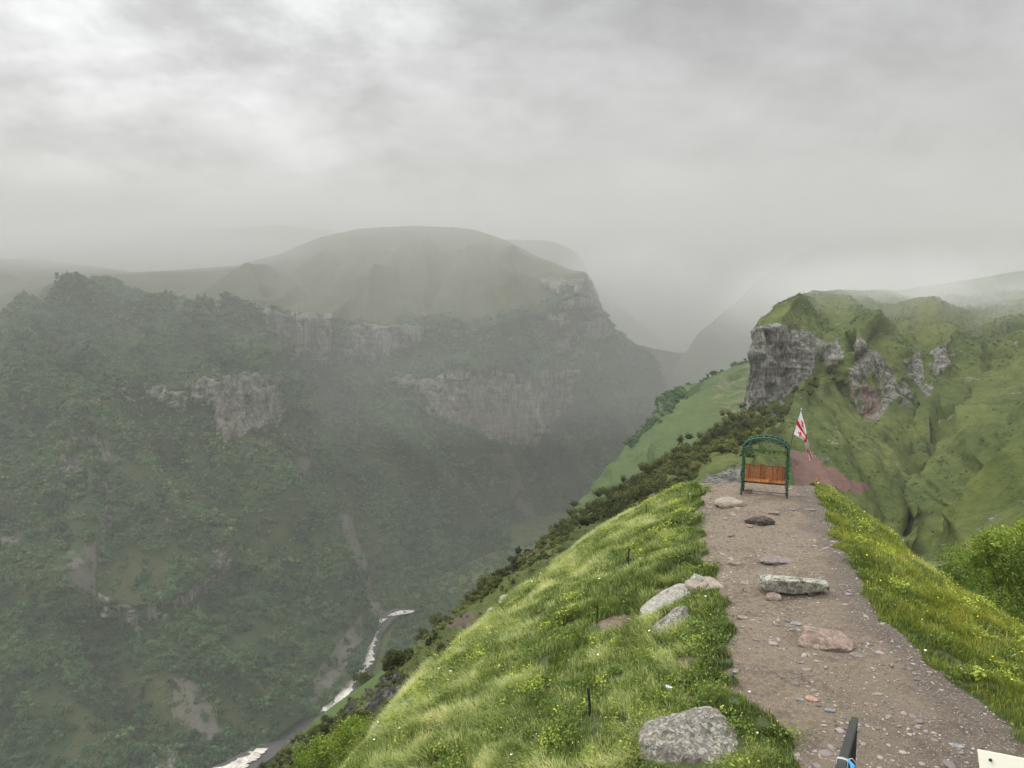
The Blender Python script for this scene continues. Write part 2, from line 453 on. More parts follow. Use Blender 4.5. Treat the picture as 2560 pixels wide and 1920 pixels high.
DARK_F = [  # woods above the rim
 [(110, 790), (160, 730), (270, 700), (370, 725), (450, 745), (660, 770), (830, 790), (860, 830), (870, 960), (100, 960)],
 [(880, 790), (1000, 775), (1200, 790), (1320, 760), (1380, 720), (1470, 690), (1600, 1000), (1400, 960), (870, 960)],
]
rock = polymask(PX, PY, ROCK_F[:-1], 16, 0.05)
rock = rock * smooth01((fbm(PX * .05, PY * .09, oct=4, seed=505) - .24) / .06)
rock = np.maximum(rock, polymask(PX, PY, ROCK_F[-1:], 14, 0.05) * (fbm(PX * .04, PY * .05, oct=4, seed=506) > .54))
_brk = smooth01((fbm(PX * .045, PY * .05, oct=4, seed=501) - .39) / .06)
rock = np.where((PY > 1120) | (PX < 470), rock * _brk, rock)
soil = polymask(PX, PY, SOIL_F, 12, 0.03, 9) * np.clip(.35 + _brk, 0, 1)
soil = np.maximum(soil, polymask(PX, PY, [SOIL_F[0], [(845, 1290), (890, 1290), (925, 1370), (955, 1440), (965, 1545), (920, 1545), (905, 1470), (880, 1400)]], 5, .04, 91))
mead = polymask(PX, PY, MEADOW_F, 30, 0.03, 21) * smooth01((fbm(PX * .03, PY * .04, oct=4, seed=502) - .36) / .08)
rimrow = np.interp(xs, [p[0] for p in F[6]], [p[1] for p in F[6]])[None, :]
below = smooth01((PY - rimrow - 4 + 30 * (fbm(PX * .02, PY * .02, seed=5) - .5)) / 14)
darkm = polymask(PX, PY, DARK_F, 22, 0.03, 33)
patch = smooth01((fbm(PX * .012, PY * .02, oct=4, seed=88) - 0.60) / 0.06) * (PY > 1000)      # natural clearings
wood = np.maximum(below, darkm) * (1 - rock) * (1 - .8 * mead) * (1 - soil) * (1 - 0.55 * patch)
wood *= (PX < 1640)
wood = np.clip(wood, 0, 1)
# displacement: spurs and gullies running down the slope, fluted cliffs
N_ = grid_normals(P)
if N_[100, 300, 1] > 0: N_ = -N_
amp = np.clip(YY / 700, 0.5, 1.6)
spur = fbm((P[..., 0] + 0.45 * P[..., 2]) / 75, P[..., 1] / 300, P[..., 2] / 420, oct=3, seed=4, ridged=True) - 0.62
med = fbm(P[..., 0] / 28, P[..., 1] / 60, P[..., 2] / 45, oct=4, seed=6) - 0.5
edge = smooth01((PY - np.interp(xs, [p[0] for p in F[9]], [p[1] for p in F[9]])[None, :]) / 60)
lowfade = smooth01((np.arange(PY.shape[0])[:, None]) / 60)
uprock = (PY < rimrow)
D = (spur * 60 * lowfade + med * 15) * amp * (0.15 + 0.85 * edge)
D = np.where(uprock, D * 0.4 + (fbm((P[..., 0] + .6 * P[..., 2]) / 60, P[..., 1] / 220, P[..., 2] / 200, oct=4, seed=8, ridged=True) - .62) * 24 * edge * smooth01((rimrow - 30 - PY) / 40), D)
D = D + crease(PX, PY, [
    ([(1020, 610), (965, 680), (880, 745), (832, 785)], 12, 30), ([(700, 650), (760, 715), (828, 775)], -12, 30), ([(1180, 600), (1120, 660), (1080, 740)], -14, 30),
    ([(560, 640), (620, 700), (650, 745)], 14, 24), ([(330, 690), (400, 700), (460, 740)], -10, 20), ([(1300, 620), (1270, 680), (1290, 740)], 12, 30),
    ([(620, 1150), (720, 1330), (800, 1440), (862, 1530)], 24, 34), ([(700, 1130), (790, 1290), (850, 1420), (900, 1500)], -18, 26), ([(560, 1110), (640, 1290), (730, 1460), (800, 1560)], -14, 30),
    ([(960, 1060), (1080, 1200), (1200, 1330), (1290, 1420)], 20, 34), ([(850, 920), (865, 1100), (895, 1250), (940, 1450)], -26, 40), ([(1060, 1040), (1180, 1200), (1300, 1360)], -14, 28),
    ([(330, 1110), (420, 1250), (520, 1340)], 16, 34), ([(420, 1090), (520, 1230), (640, 1380)], -14, 30), ([(100, 900), (180, 1050), (240, 1240)], 14, 36), ([(300, 880), (340, 1000), (400, 1130)], -14, 30),
    ([(460, 1580), (560, 1700), (700, 1800)], 16, 34), ([(200, 1600), (300, 1750), (420, 1900)], -14, 34), ([(1440, 920), (1540, 1050), (1600, 1150)], 14, 28)]) * smooth01(edge * 2)
D = blur(blur(D, 1, 0), 1, 1)
rockb = blur(blur(rock, 2, 0), 2, 1)
flute = fbm(P[..., 0] / 5.5, P[..., 1] / 5.5, P[..., 2] / 60, oct=3, seed=12, ridged=True) - 0.5
flute2 = fbm(P[..., 0] / 16, P[..., 1] / 16, P[..., 2] / 30, oct=3, seed=13) - 0.5
horizN = N_ * np.array([1, 1, 0.2])
P = P + N_ * D[..., None] * (1 - 0.7 * rockb[..., None]) + horizN * ((flute * 7 + flute2 * 9) * rockb)[..., None]
mid_red = polymask(PX, PY, [[(1100, 1000), (1330, 1040), (1340, 1110), (1250, 1105), (1100, 1040)], [(520, 1000), (600, 1000), (600, 1100), (540, 1090)]], 20, .03, 61) * 0.3
FP, FPX_, FPY_, FW, FN = P, PX, PY, wood, grid_normals(P)
if FN[100, 300, 1] > 0: FN = -FN
massif = make_mesh('mountain', P.reshape(-1, 3), quads=grid_quads(*PX.shape), mat=M_far, smooth=True,
                   attrs={'rock': rock, 'soil': soil, 'wood': wood * 0.85, 'red': mid_red})
tag(massif, kind='structure')

# ================================================================== FAR RIDGES in the haze
def ridge(name, line, depth, mat, seed, amp_):
    a = np.array(line, float)
    xs_ = np.arange(a[0, 0], a[-1, 0], 8.0)
    py = np.interp(xs_, a[:, 0], a[:, 1]); Y = np.interp(xs_, a[:, 0], a[:, 2])
    py = blur(py[None], 4, 1)[0] + amp_ * (fbm(xs_ * .02, xs_ * 0, seed=seed) - .5)
    R = 70
    t = np.linspace(0, 1, R)[:, None]
    top = W3(xs_, py, Y)
    P_ = np.zeros((R, len(xs_), 3))
    P_[..., 0] = top[:, 0]; P_[..., 1] = top[:, 1] - (1 - t) * depth; P_[..., 2] = top[:, 2] - (1 - t) ** 1.15 * depth * 0.75
    n = fbm(P_[..., 0] / 180, P_[..., 1] / 300, P_[..., 2] / 300, oct=5, seed=seed, ridged=True) - .6
    P_[..., 1] += n * 160 * np.sin(t * math.pi) ; P_[..., 2] += n * 60 * np.sin(t * math.pi)
    back = P_[-1:].copy(); back[..., 1] += 300; back[..., 2] -= 300
    P_ = np.concatenate([P_, back], 0)
    z = np.zeros(P_.shape[:2])
    o = make_mesh(name, P_.reshape(-1, 3), quads=grid_quads(P_.shape[0], P_.shape[1]), mat=mat, smooth=True,
                  attrs={'rock': (fbm(P_[..., 0] / 60, P_[..., 1] / 90, P_[..., 2] / 60, seed=seed + 3) > .58).astype(float), 'soil': z, 'wood': z + 0.3, 'red': z})
    return tag(o, kind='structure')

ridge('hills', [(-900, 660, 2100), (0, 650, 2100), (140, 618, 2100), (300, 590, 2150), (480, 572, 2200), (700, 566, 2200), (820, 575, 2200), (1000, 640, 2300), (1300, 800, 2300)], 600, M_far, 41, 14)
ridge('hills', [(1100, 640, 1750), (1200, 600, 1750), (1270, 598, 1750), (1380, 603, 1750), (1440, 628, 1750), (1468, 668, 1750), (1500, 760, 1750), (1560, 860, 1750), (1620, 940, 1750)], 450, M_far, 42, 6)
ridge('hills', [(1480, 700, 2100), (1560, 770, 2000), (1640, 840, 1900), (1700, 900, 1800), (1760, 960, 1750), (1820, 1020, 1700)], 500, M_far, 43, 20)
ridge('hills', [(1560, 1080, 1150), (1620, 1000, 1180), (1680, 920, 1220), (1740, 845, 1280), (1800, 785, 1400), (1880, 716, 1650), (1960, 655, 1950), (2060, 610, 2300), (2160, 590, 2500), (2500, 570, 2700), (3100, 560, 2900)], 800, M_far, 44, 18)
ridge('hills', [(900, 900, 3000), (1150, 720, 3000), (1320, 610, 3000), (1450, 590, 3000), (1560, 620, 3000), (1700, 700, 3000), (1850, 780, 3000), (1950, 800, 3000)], 900, M_far, 45, 20)

# ================================================================== MID GREEN SPUR
xs = np.arange(1300, 2140, 3.5)
E = [
 [(1300, 1480, 190), (1480, 1380, 190), (1600, 1300, 210), (1750, 1230, 240), (1880, 1160, 250), (2140, 1100, 260)],
 [(1300, 1390, 215), (1420, 1310, 225), (1480, 1285, 225), (1600, 1190, 245), (1750, 1110, 270), (1880, 1050, 290), (2140, 1000, 300)],
 [(1300, 1380, 240), (1440, 1290, 245), (1480, 1247, 262), (1520, 1185, 275), (1560, 1130, 290), (1600, 1100, 300), (1650, 1050, 310), (1720, 1010, 325), (1800, 960, 340), (1880, 920, 350), (2140, 900, 380)],
 [(1300, 1378, 250), (1440, 1285, 255), (1480, 1242, 272), (1520, 1173, 290), (1560, 1116, 305), (1596, 1082, 320), (1620, 1040, 335), (1644, 1005, 345), (1716, 970, 360), (1768, 945, 375), (1807, 930, 385), (1864, 900, 400), (1950, 870, 420), (2140, 840, 460)],
 [(1300, 1480, 330), (1440, 1400, 340), (1600, 1250, 420), (1800, 1120, 500), (2140, 1100, 560)],
]
PX, PY, YY = loft(E, xs, [14, 34, 22, 14])
YY = blur(blur(YY, 3, 0), 8, 1); PY = blur(blur(PY, 2, 0), 8, 1)
P = W3(PX, PY, YY); N_ = grid_normals(P); N_ = np.where(N_[..., 1:2] > 0, -N_, N_)
P = P + N_ * ((fbm((P[..., 0] + P[..., 2] * .4) / 30, P[..., 1] / 90, P[..., 2] / 120, oct=4, seed=71, ridged=True) - .6) * 9)[..., None]
E_soil = polymask(PX, PY, [[(1760, 1000), (1880, 900), (1880, 1020), (1820, 1060)]], 25, .03, 5) * 0.42
spur_o = make_mesh('hillside', P.reshape(-1, 3), quads=grid_quads(*PX.shape), mat=M_spur, smooth=True,
                   attrs={'rock': np.zeros(PX.size), 'soil': E_soil, 'wood': np.zeros(PX.size), 'red': np.zeros(PX.size)})
tag(spur_o, kind='structure')
EP, EPX, EPY = P, PX, PY

# ================================================================== RIGHT HILL
xs = np.concatenate([np.arange(1230, 1860, 4.0), np.arange(1860, 1900, 1.2), np.arange(1900, 2420, 2.6), np.arange(2420, 3040, 3.6)])
Dl = [
 [(1230, 1640, 60), (1500, 1420, 50), (1700, 1300, 42), (1900, 1290, 40), (2100, 1340, 45), (2300, 1500, 55), (2560, 1750, 60), (3040, 2100, 60)],
 [(1230, 1500, 75), (1400, 1390, 70), (1560, 1295, 66), (1677, 1224, 66), (1768, 1180, 72), (1900, 1180, 82), (2000, 1215, 90), (2100, 1270, 92), (2200, 1350, 92), (2300, 1380, 90), (2420, 1330, 80), (2560, 1300, 72), (3040, 1300, 70)],
 [(1230, 1460, 90), (1400, 1355, 90), (1560, 1265, 95), (1677, 1210, 92), (1768, 1140, 98), (1826, 1112, 103), (1912, 1085, 112), (2003, 1080, 122), (2100, 1120, 122), (2200, 1190, 122), (2290, 1290, 122), (2330, 1240, 112), (2420, 1150, 105), (2560, 1050, 98), (3040, 900, 90)],
 [(1230, 1440, 108), (1400, 1326, 108), (1500, 1266, 110), (1600, 1209, 114), (1700, 1143, 120), (1768, 1114, 122), (1826, 1092, 125), (1912, 1052, 135), (2003, 1000, 158), (2060, 1010, 165), (2150, 1060, 165), (2240, 1120, 165), (2330, 1200, 160), (2400, 1120, 155), (2470, 1030, 150), (2560, 985, 140), (3040, 850, 120)],
 [(1230, 1450, 115), (1400, 1334, 118), (1600, 1216, 124), (1700, 1148, 130), (1800, 1094, 150), (1860, 1040, 185), (1872, 1030, 195), (1900, 1024, 198), (1960, 1010, 198), (2000, 985, 198), (2050, 955, 198), (2100, 990, 193), (2150, 1045, 188), (2220, 1000, 192), (2280, 1040, 195), (2350, 940, 208), (2400, 960, 205), (2450, 985, 200), (2500, 950, 196), (2560, 900, 190), (3040, 780, 150)],
 [(1230, 1470, 120), (1400, 1345, 126), (1600, 1226, 132), (1700, 1158, 140), (1800, 1102, 160), (1862, 1044, 196), (1875, 935, 201), (1884, 840, 204), (1900, 822, 205), (1950, 828, 207), (2000, 838, 210), (2040, 872, 210), (2090, 900, 200), (2125, 895, 198), (2140, 868, 200), (2170, 864, 203), (2200, 900, 208), (2280, 880, 222), (2330, 857, 226), (2370, 852, 230), (2450, 880, 232), (2560, 820, 235), (3040, 720, 220)],
 [(1230, 1490, 124), (1400, 1355, 134), (1600, 1236, 142), (1700, 1168, 150), (1800, 1110, 172), (1864, 1050, 204), (1878, 932, 207), (1886, 830, 210), (1902, 808, 214), (1930, 790, 222), (1960, 775, 230), (2000, 770, 238), (2060, 800, 240), (2120, 800, 238), (2200, 800, 245), (2300, 790, 262), (2450, 775, 290), (2560, 750, 300), (3040, 690, 300)],
 [(1230, 1500, 130), (1400, 1365, 140), (1600, 1246, 150), (1700, 1178, 162), (1800, 1120, 184), (1865, 1055, 210), (1880, 930, 212), (1887, 822, 217), (1897, 797, 226), (1930, 768, 248), (1980, 741, 268), (2040, 725, 292), (2100, 721, 320), (2180, 724, 360), (2250, 722, 430), (2350, 706, 540), (2450, 690, 640), (2560, 672, 760), (3040, 610, 1000)],
 [(1230, 1600, 170), (1600, 1400, 210), (1865, 1250, 290), (1900, 1000, 330), (2100, 900, 430), (2400, 850, 800), (2560, 800, 1000), (3040, 760, 1300)],
]
PX, PY, YY = loft(Dl, xs, [30, 34, 34, 40, 52, 22, 26, 14])
def blurw(a):       # blur along the columns but keep the sharp cliff corner near column 1880
    b = blur(a, 9, 1); w = np.exp(-((xs - 1880) / 22.0) ** 2)[None, :]
    return a * w + b * (1 - w)
YY = blurw(blur(YY, 5, 0)); PY = blurw(blur(PY, 2, 0))
P = W3(PX, PY, YY)
ROCK_D = [
 [(1870, 826), (1900, 812), (1930, 826), (1990, 832), (2040, 862), (2100, 880), (2125, 905), (2085, 925), (2040, 905), (2022, 960), (1990, 985), (1930, 1005), (1900, 1022), (1860, 1030)],
 [(2134, 862), (2188, 862), (2206, 915), (2252, 960), (2298, 1045), (2268, 1052), (2225, 1000), (2192, 1060), (2136, 1030), (2122, 950)],
 [(2250, 900), (2330, 868), (2372, 850), (2378, 935), (2340, 955), (2322, 1000), (2295, 970), (2258, 950)],
 [(1760, 1180), (1850, 1160), (1870, 1200), (1870, 1260), (1760, 1250)],
]
RED_D = [[(2120, 950), (2200, 960), (2210, 1060), (2120, 1040)]]
SOIL_D = [[(1976, 1105), (2035, 1120), (2078, 1168), (2120, 1198), (2172, 1226), (2150, 1238), (2095, 1218), (2075, 1212), (2060, 1226), (2062, 1300), (2000, 1300), (1988, 1200)],
          ]
rock = polymask(PX, PY, ROCK_D, 9, 0.05, 12)
green_in = (fbm(PX * .05, PY * .02, oct=4, seed=99) > 0.60) & (PX > 2030)
rock = rock * (1 - green_in * 0.9)
speck = (fbm(P[..., 0] / 2.6, P[..., 1] / 2.6, P[..., 2] / 2, oct=4, seed=111) > 0.70) * (fbm(PX / 60, PY / 60, oct=2, seed=115) > .5)
rock = np.maximum(rock, speck * 0.62 * (PX > 1950))
soil = polymask(PX, PY, SOIL_D, 8, 0.05, 14)
red = polymask(PX, PY, RED_D, 14, 0.05, 15) * smooth01((fbm(PX * .06, PY * .06, oct=4, seed=515) - .36) / .2)
N_ = grid_normals(P); N_ = np.where(N_[..., 1:2] > 0, -N_, N_)
rb = blur(blur(rock, 2, 0), 2, 1)
sc = np.clip(YY / 160, .4, 1.6)
skyf = smooth01((PY - np.interp(xs, [p[0] for p in Dl[7]], [p[1] for p in Dl[7]])[None, :]) / 40)
d1 = (fbm((P[..., 0] - .5 * P[..., 2]) / 16, P[..., 1] / 80, P[..., 2] / 80, oct=3, seed=31, ridged=True) - .62) * 5.5
d2 = (fbm(P[..., 0] / 5, P[..., 1] / 7, P[..., 2] / 5, oct=4, seed=32) - .5) * .8 + (fbm(P[..., 0] / 1.7, P[..., 1] / 2.2, P[..., 2] / 1.5, oct=3, seed=36) - .5) * .9
terr = np.sin(P[..., 2] / 0.55 + 6 * fbm(P[..., 0] / 14, P[..., 1] / 14, oct=2, seed=35)) * 0.13        # sheep tracks
fl = (fbm(P[..., 0] / 2.4, P[..., 1] / 2.4, P[..., 2] / 16, oct=4, seed=33, ridged=True) - .5) * 3.8
fl2 = (fbm(P[..., 0] / 6, P[..., 1] / 6, P[..., 2] / 22, oct=3, seed=34) - .5) * 2.4
cr = crease(PX, PY, [
    ([(2360, 790), (2250, 785), (2180, 810), (2105, 872), (2060, 908)], 3.2, 24), ([(2240, 800), (2190, 850), (2150, 900)], -3.5, 18), ([(2010, 742), (1965, 790), (1935, 835)], 3.0, 16),
    ([(2330, 805), (2350, 830), (2370, 850)], 2.0, 20), ([(2620, 1000), (2540, 1060), (2470, 1110), (2400, 1160), (2335, 1245), (2300, 1330)], 4.5, 18),
    ([(2480, 960), (2430, 1070), (2370, 1160), (2310, 1240), (2280, 1320)], -5.0, 16), ([(1925, 1045), (1826, 1095), (1768, 1139), (1680, 1216)], 1.6, 14),
    ([(2003, 998), (1960, 1022), (1912, 1052)], 2.2, 12), ([(2080, 960), (2040, 985), (2003, 1000)], 2.0, 12), ([(2560, 1150), (2480, 1230), (2400, 1320)], -3.0, 22), ([(2600, 870), (2540, 960), (2490, 1020)], 3.0, 22),
    ([(2110, 1060), (2150, 1150), (2200, 1230), (2230, 1330)], -1.8, 20)])
disp = (d1 * (1 - .6 * rb) + d2 + terr) * sc * (0.2 + .8 * skyf) + cr * (0.3 + .7 * skyf)
P = P + N_ * disp[..., None] + (N_ * np.array([1, 1, .25])) * ((fl + fl2) * rb)[..., None]
DP, DPX, DPY, DR = P, PX, PY, rock + soil
hill_o = make_mesh('hillside', P.reshape(-1, 3), quads=grid_quads(*PX.shape), mat=M_hill, smooth=True,
                   attrs={'rock': rock, 'soil': soil, 'wood': np.zeros(PX.size), 'red': red})
tag(hill_o, kind='structure')

# ================================================================== STEEP ROCKY FLANK below the grass
def resample(line, n):
    a = np.array(line, float); s = np.concatenate([[0], np.cumsum(np.hypot(np.diff(a[:, 0]), np.diff(a[:, 1])))]); s /= s[-1]
    t = np.linspace(0, 1, n)
    return np.stack([np.interp(t, s, a[:, 0]), np.interp(t, s, a[:, 1]), np.exp(np.interp(t, s, np.log(a[:, 2])))], -1)
B = [
 [(1740, 1300, 46), (1600, 1375, 41), (1480, 1450, 37), (1360, 1540, 34), (1260, 1630, 32), (1180, 1710, 29), (1120, 1800, 26), (1080, 1880, 24), (1040, 1980, 22), (960, 2200, 20)],
 [(1690, 1262, 54), (1540, 1345, 50), (1430, 1410, 46), (1320, 1490, 43), (1210, 1580, 40), (1120, 1660, 37), (1050, 1740, 35), (990, 1830, 33), (920, 1940, 30), (800, 2160, 27)],
 [(1640, 1256, 68), (1480, 1330, 68), (1370, 1410, 66), (1250, 1490, 64), (1140, 1580, 62), (1040, 1660, 58), (950, 1750, 54), (860, 1850, 49), (780, 1960, 45), (650, 2160, 40)],
 [(1600, 1258, 85), (1420, 1345, 90), (1335, 1392, 92), (1250, 1475, 95), (1145, 1552, 98), (1062, 1628, 100), (968, 1702, 98), (862, 1800, 90), (742, 1915, 82), (600, 2100, 75)],
 [(1570, 1262, 95), (1380, 1362, 105), (1305, 1405, 112), (1200, 1496, 122), (1098, 1570, 130), (1008, 1640, 138), (902, 1715, 138), (786, 1800, 128), (682, 1915, 115), (560, 2080, 105)],
 [(1570, 1330, 150), (1380, 1450, 190), (1250, 1520, 240), (1150, 1600, 280), (1060, 1700, 300), (960, 1780, 300), (900, 1850, 300), (840, 1960, 300), (760, 2140, 300)],
]
nr_sub = [24, 30, 34, 26, 10]
BL = [resample(l, 330) for l in B]
rows = []
for k in range(len(BL) - 1):
    for j in range(nr_sub[k] + (k == len(BL) - 2)):
        t = j / nr_sub[k]; a, b = BL[k].copy(), BL[k + 1].copy()
        r = a * (1 - t) + b * t; r[:, 2] = np.exp(np.log(a[:, 2]) * (1 - t) + np.log(b[:, 2]) * t); rows.append(r)
G_ = np.array(rows); PX, PY, YY = G_[..., 0], G_[..., 1], blur(blur(G_[..., 2], 4, 0), 3, 1)
P = W3(PX, PY, YY); N_ = grid_normals(P); N_ = np.where(N_[..., 2:3] < 0, -N_, N_)
ROCK_B = [
 [(1262, 1420), (1300, 1385), (1320, 1400), (1290, 1440), (1235, 1480)],
 [(985, 1715), (1040, 1700), (1040, 1735), (960, 1800), (930, 1850), (885, 1840), (900, 1785), (945, 1750)],
 [(740, 1920), (790, 1875), (850, 1870), (820, 1940), (720, 1970)],
]
rock = polymask(PX, PY, ROCK_B, 14, 0.04, 17)
rock = rock * (fbm(P[..., 0] / 2.5, P[..., 1] / 2.5, P[..., 2] / 3, oct=4, seed=18) > .47)
soilb = (fbm(P[..., 0] / 6, P[..., 1] / 6, P[..., 2] / 6, oct=4, seed=19) > .57) * 0.75
outer = smooth01((104 - np.arange(PX.shape[0])) / 26.0)[:, None]
rb = blur(blur(rock.astype(float), 1, 0), 1, 1)
P = P + N_ * (((fbm(P[..., 0] / 9, P[..., 1] / 9, P[..., 2] / 12, oct=4, seed=22, ridged=True) - .6) * 3.6
              + (fbm(P[..., 0] / 1.6, P[..., 1] / 1.6, P[..., 2] / 2.4, oct=4, seed=23, ridged=True) - .5) * 1.7 * rb) * (0.12 + .88 * outer))[..., None]
lawn = polymask(PX, PY, [[(880, 1700), (1000, 1620), (1090, 1570), (1090, 1620), (1010, 1680), (960, 1740), (850, 1790), (700, 1900)]], 10, .03, 77)
rock = rock * (1 - lawn); soilb = soilb * (1 - lawn)
BP, BPX, BPY, BLn = P, PX, PY, lawn
flank = make_mesh('hillside', P.reshape(-1, 3), quads=grid_quads(*PX.shape), mat=M_flank, smooth=True,
                  attrs={'rock': rock, 'soil': soilb, 'wood': np.zeros(PX.size), 'red': np.zeros(PX.size), 'lawn': lawn})
tag(flank, kind='structure')

# ================================================================== VALLEY FLOOR AND RIVER
ZV = -231.0
gx = np.linspace(-9000, 9000, 181); gy = np.linspace(-3000, 15000, 181)
X, Y_ = np.meshgrid(gx, gy); Z = np.full(X.shape, ZV - 3.0) 
z0 = np.zeros(X.size)
vf = make_mesh('ground', np.stack([X, Y_, Z], -1).reshape(-1, 3), quads=grid_quads(181, 181), mat=M_flank, attrs={'rock': z0, 'soil': z0, 'wood': z0, 'red': z0})
tag(vf, kind='structure')

def ribbon(name, pts, mat, z, sub=14, wn=5, seed=0, jag=0.2, bumpz=0.0, nw=8):
    """pts: (pxL, pxR, py) bank positions, laid on the level z"""
    a = np.array(pts, float); n = (len(a) - 1) * sub + 1
    t = np.linspace(0, len(a) - 1, n)
    l = np.interp(t, range(len(a)), a[:, 0]); r = np.interp(t, range(len(a)), a[:, 1]); y = np.interp(t, range(len(a)), a[:, 2])
    w = r - l
    l = l + w * jag * (fbm(t * 3, t * 0, seed=seed) - .5) * 2; r = r + w * jag * (fbm(t * 3, t * 0 + 9, seed=seed) - .5) * 2
    V = np.zeros((n, nw, 3))
    for j in range(nw):
        f = j / (nw - 1)
        for i in range(n): V[i, j] = PZ(l[i] * (1 - f) + r[i] * f, y[i], z)
    V[..., 2] += bumpz * (fbm(V[..., 0] / 3, V[..., 1] / 3, seed=seed) - .5)
    return tag(make_mesh(name, V.reshape(-1, 3), quads=grid_quads(n, nw), mat=mat, smooth=True), kind='structure')

mg, N, b = principled('river_gravel')
p = N.new('ShaderNodeTexCoord').outputs['Object']
N.put(b.inputs['Base Color'], N.ramp(N.noise(p, 0.5, 8, .8), [(0.3, (0.02, 0.02, 0.018)), (0.55, (0.055, 0.052, 0.048)), (0.7, (0.16, 0.15, 0.14))]))
b.inputs['Roughness'].default_value = .9
mwat, N, b = principled('river_water')
p = N.new('ShaderNodeTexCoord').outputs['Object']
nn = N.noise(p, 0.30, 8, .8, .8)
N.put(b.inputs['Base Color'], N.ramp(nn, [(0.34, (0.10, 0.09, 0.08)), (0.43, (0.36, 0.32, 0.27)), (0.52, (0.62, 0.57, 0.50)), (0.62, (0.80, 0.76, 0.70))]))
b.inputs['Roughness'].default_value = .35
N.put(b.inputs['Normal'], N.bump(nn, .8, .5))
ribbon('riverbed', [(985, 1040, 1522), (930, 990, 1545), (902, 950, 1590), (872, 943, 1640), (848, 915, 1690), (812, 885, 1740), (770, 835, 1785), (720, 790, 1820), (640, 720, 1860), (565, 668, 1905), (400, 560, 1960), (100, 500, 2060)], mg, ZV + 1.2, jag=.1, seed=3)
ribbon('river', [(1000, 1035, 1526), (985, 1032, 1531), (975, 1008, 1535), (970, 985, 1539)], mwat, ZV + 1.9, seed=5, jag=.12)
ribbon('river', [(938, 966, 1546), (928, 955, 1556), (922, 950, 1568), (912, 946, 1585), (910, 942, 1600), (898, 938, 1614), (884, 936, 1626), (878, 932, 1640), (874, 928, 1655), (868, 920, 1668), (860, 904, 1684), (850, 892, 1700), (836, 880, 1725), (814, 862, 1752), (805, 840, 1768), (800, 818, 1778)], mwat, ZV + 2.0, seed=6, jag=.28)
ribbon('gravel_bar', [(904, 908, 1628), (897, 914, 1636), (893, 914, 1648), (895, 906, 1660)], mg, ZV + 2.25, seed=16, jag=.12)
ribbon('river', [(640, 668, 1870), (620, 660, 1885), (590, 640, 1900), (545, 610, 1920), (480, 570, 1945), (360, 480, 2000)], mwat, ZV + 2.0, seed=8, jag=.35)

# ================================================================== FOREGROUND RIDGE
KY = np.array([-12, 5, 11.6, 12.7, 14.5, 16, 18, 20.5, 22.5, 25, 27, 28.3, 29, 31, 34, 38, 46.])
LEx = np.array([4.4, 4.4, 4.3, 3.95, 4.3, 4.8, 5.0, 5.35, 5.7, 6.3, 6.8, 7.0, 7.1, 7.4, 7.8, 8.2, 9])
LEz = np.array([0, 0, 0, 0, 0, 0, 0, 0, 0, 0, 0, 0, -.15, -.8, -2.0, -4, -9.])
LSx = np.array([-3, -3, -3, -3, -3, -2.9, -2.55, -2.3, -1.5, -.1, 1.58, 2.8, 3.45, 4.9, 6.3, 7, 8])
LSz = np.array([-1.6, -1.6, -1.9, -2.1, -2.2, -2.5, -2.9, -3.3, -3.4, -3.2, -2.7, -2.35, -2.2, -2.1, -2.4, -5, -10.])
REx = np.array([8.0, 8.0, 8.05, 8.07, 8.1, 8.15, 8.6, 9.1, 9.6, 10.4, 11.0, 11.4, 11.6, 12, 12.3, 12.6, 13])
REz = np.array([0, 0, 0, 0, 0, 0, 0, 0, 0, 0, 0, -.05, -.2, -1.0, -2.6, -5, -10.])
RSx = np.array([12.6, 12.6, 12.6, 12.5, 12.5, 12.4, 12.4, 12.15, 12.1, 12.25, 12.3, 12.4, 12.5, 12.8, 13, 13.2, 13.5])
RSz = np.array([-1.7, -1.7, -1.6, -1.5, -1.4, -1.3, -1.15, -.95, -.85, -.67, -.55, -.6, -.7, -1.7, -3.2, -5.4, -10.2])

def ridge_z(x, y):
    x = np.asarray(x, float); y = np.asarray(y, float)
    lex, lez, lsx, lsz = (np.interp(y, KY, k) for k in (LEx, LEz, LSx, LSz))
    rex, rez, rsx, rsz = (np.interp(y, KY, k) for k in (REx, REz, RSx, RSz))
    z = np.zeros_like(x)
    # left slope (slightly convex), path, right slope, steep sides beyond
    t = np.clip((lex - x) / (lex - lsx), 0, 1)
    zl = lez + (lsz - lez) * (0.55 * t + 0.45 * t * t)
    zl = np.where(x < lsx, lsz - (lsx - x) * 1.15 - 0.10 * np.clip(lsx - x, 0, 6) ** 2, zl)
    tm = np.clip((x - lex) / (rex - lex), 0, 1)
    zm = lez + (rez - lez) * tm + 0.05 * np.sin(tm * math.pi)
    t = np.clip((x - rex) / (rsx - rex), 0, 1)
    zr = rez + (rsz - rez) * (0.5 * t + .5 * t * t)
    zr = np.where(x > rsx, rsz - (x - rsx) * 1.1 - 0.08 * np.clip(x - rsx, 0, 6) ** 2, zr)
    z = np.where(x < lex, zl, np.where(x > rex, zr, zm))
    return z

def pathmask(x, y):
    """1 on bare earth"""
    lex, rex = np.interp(y, KY, LEx), np.interp(y, KY, REx)
    w = (fbm(x * 1.3, y * 1.3, oct=4, seed=201) - .5) * 0.8
    m = smooth01((x - lex + w) / .22 + .5) * smooth01((rex - x + w) / .25 + .5)
    return m

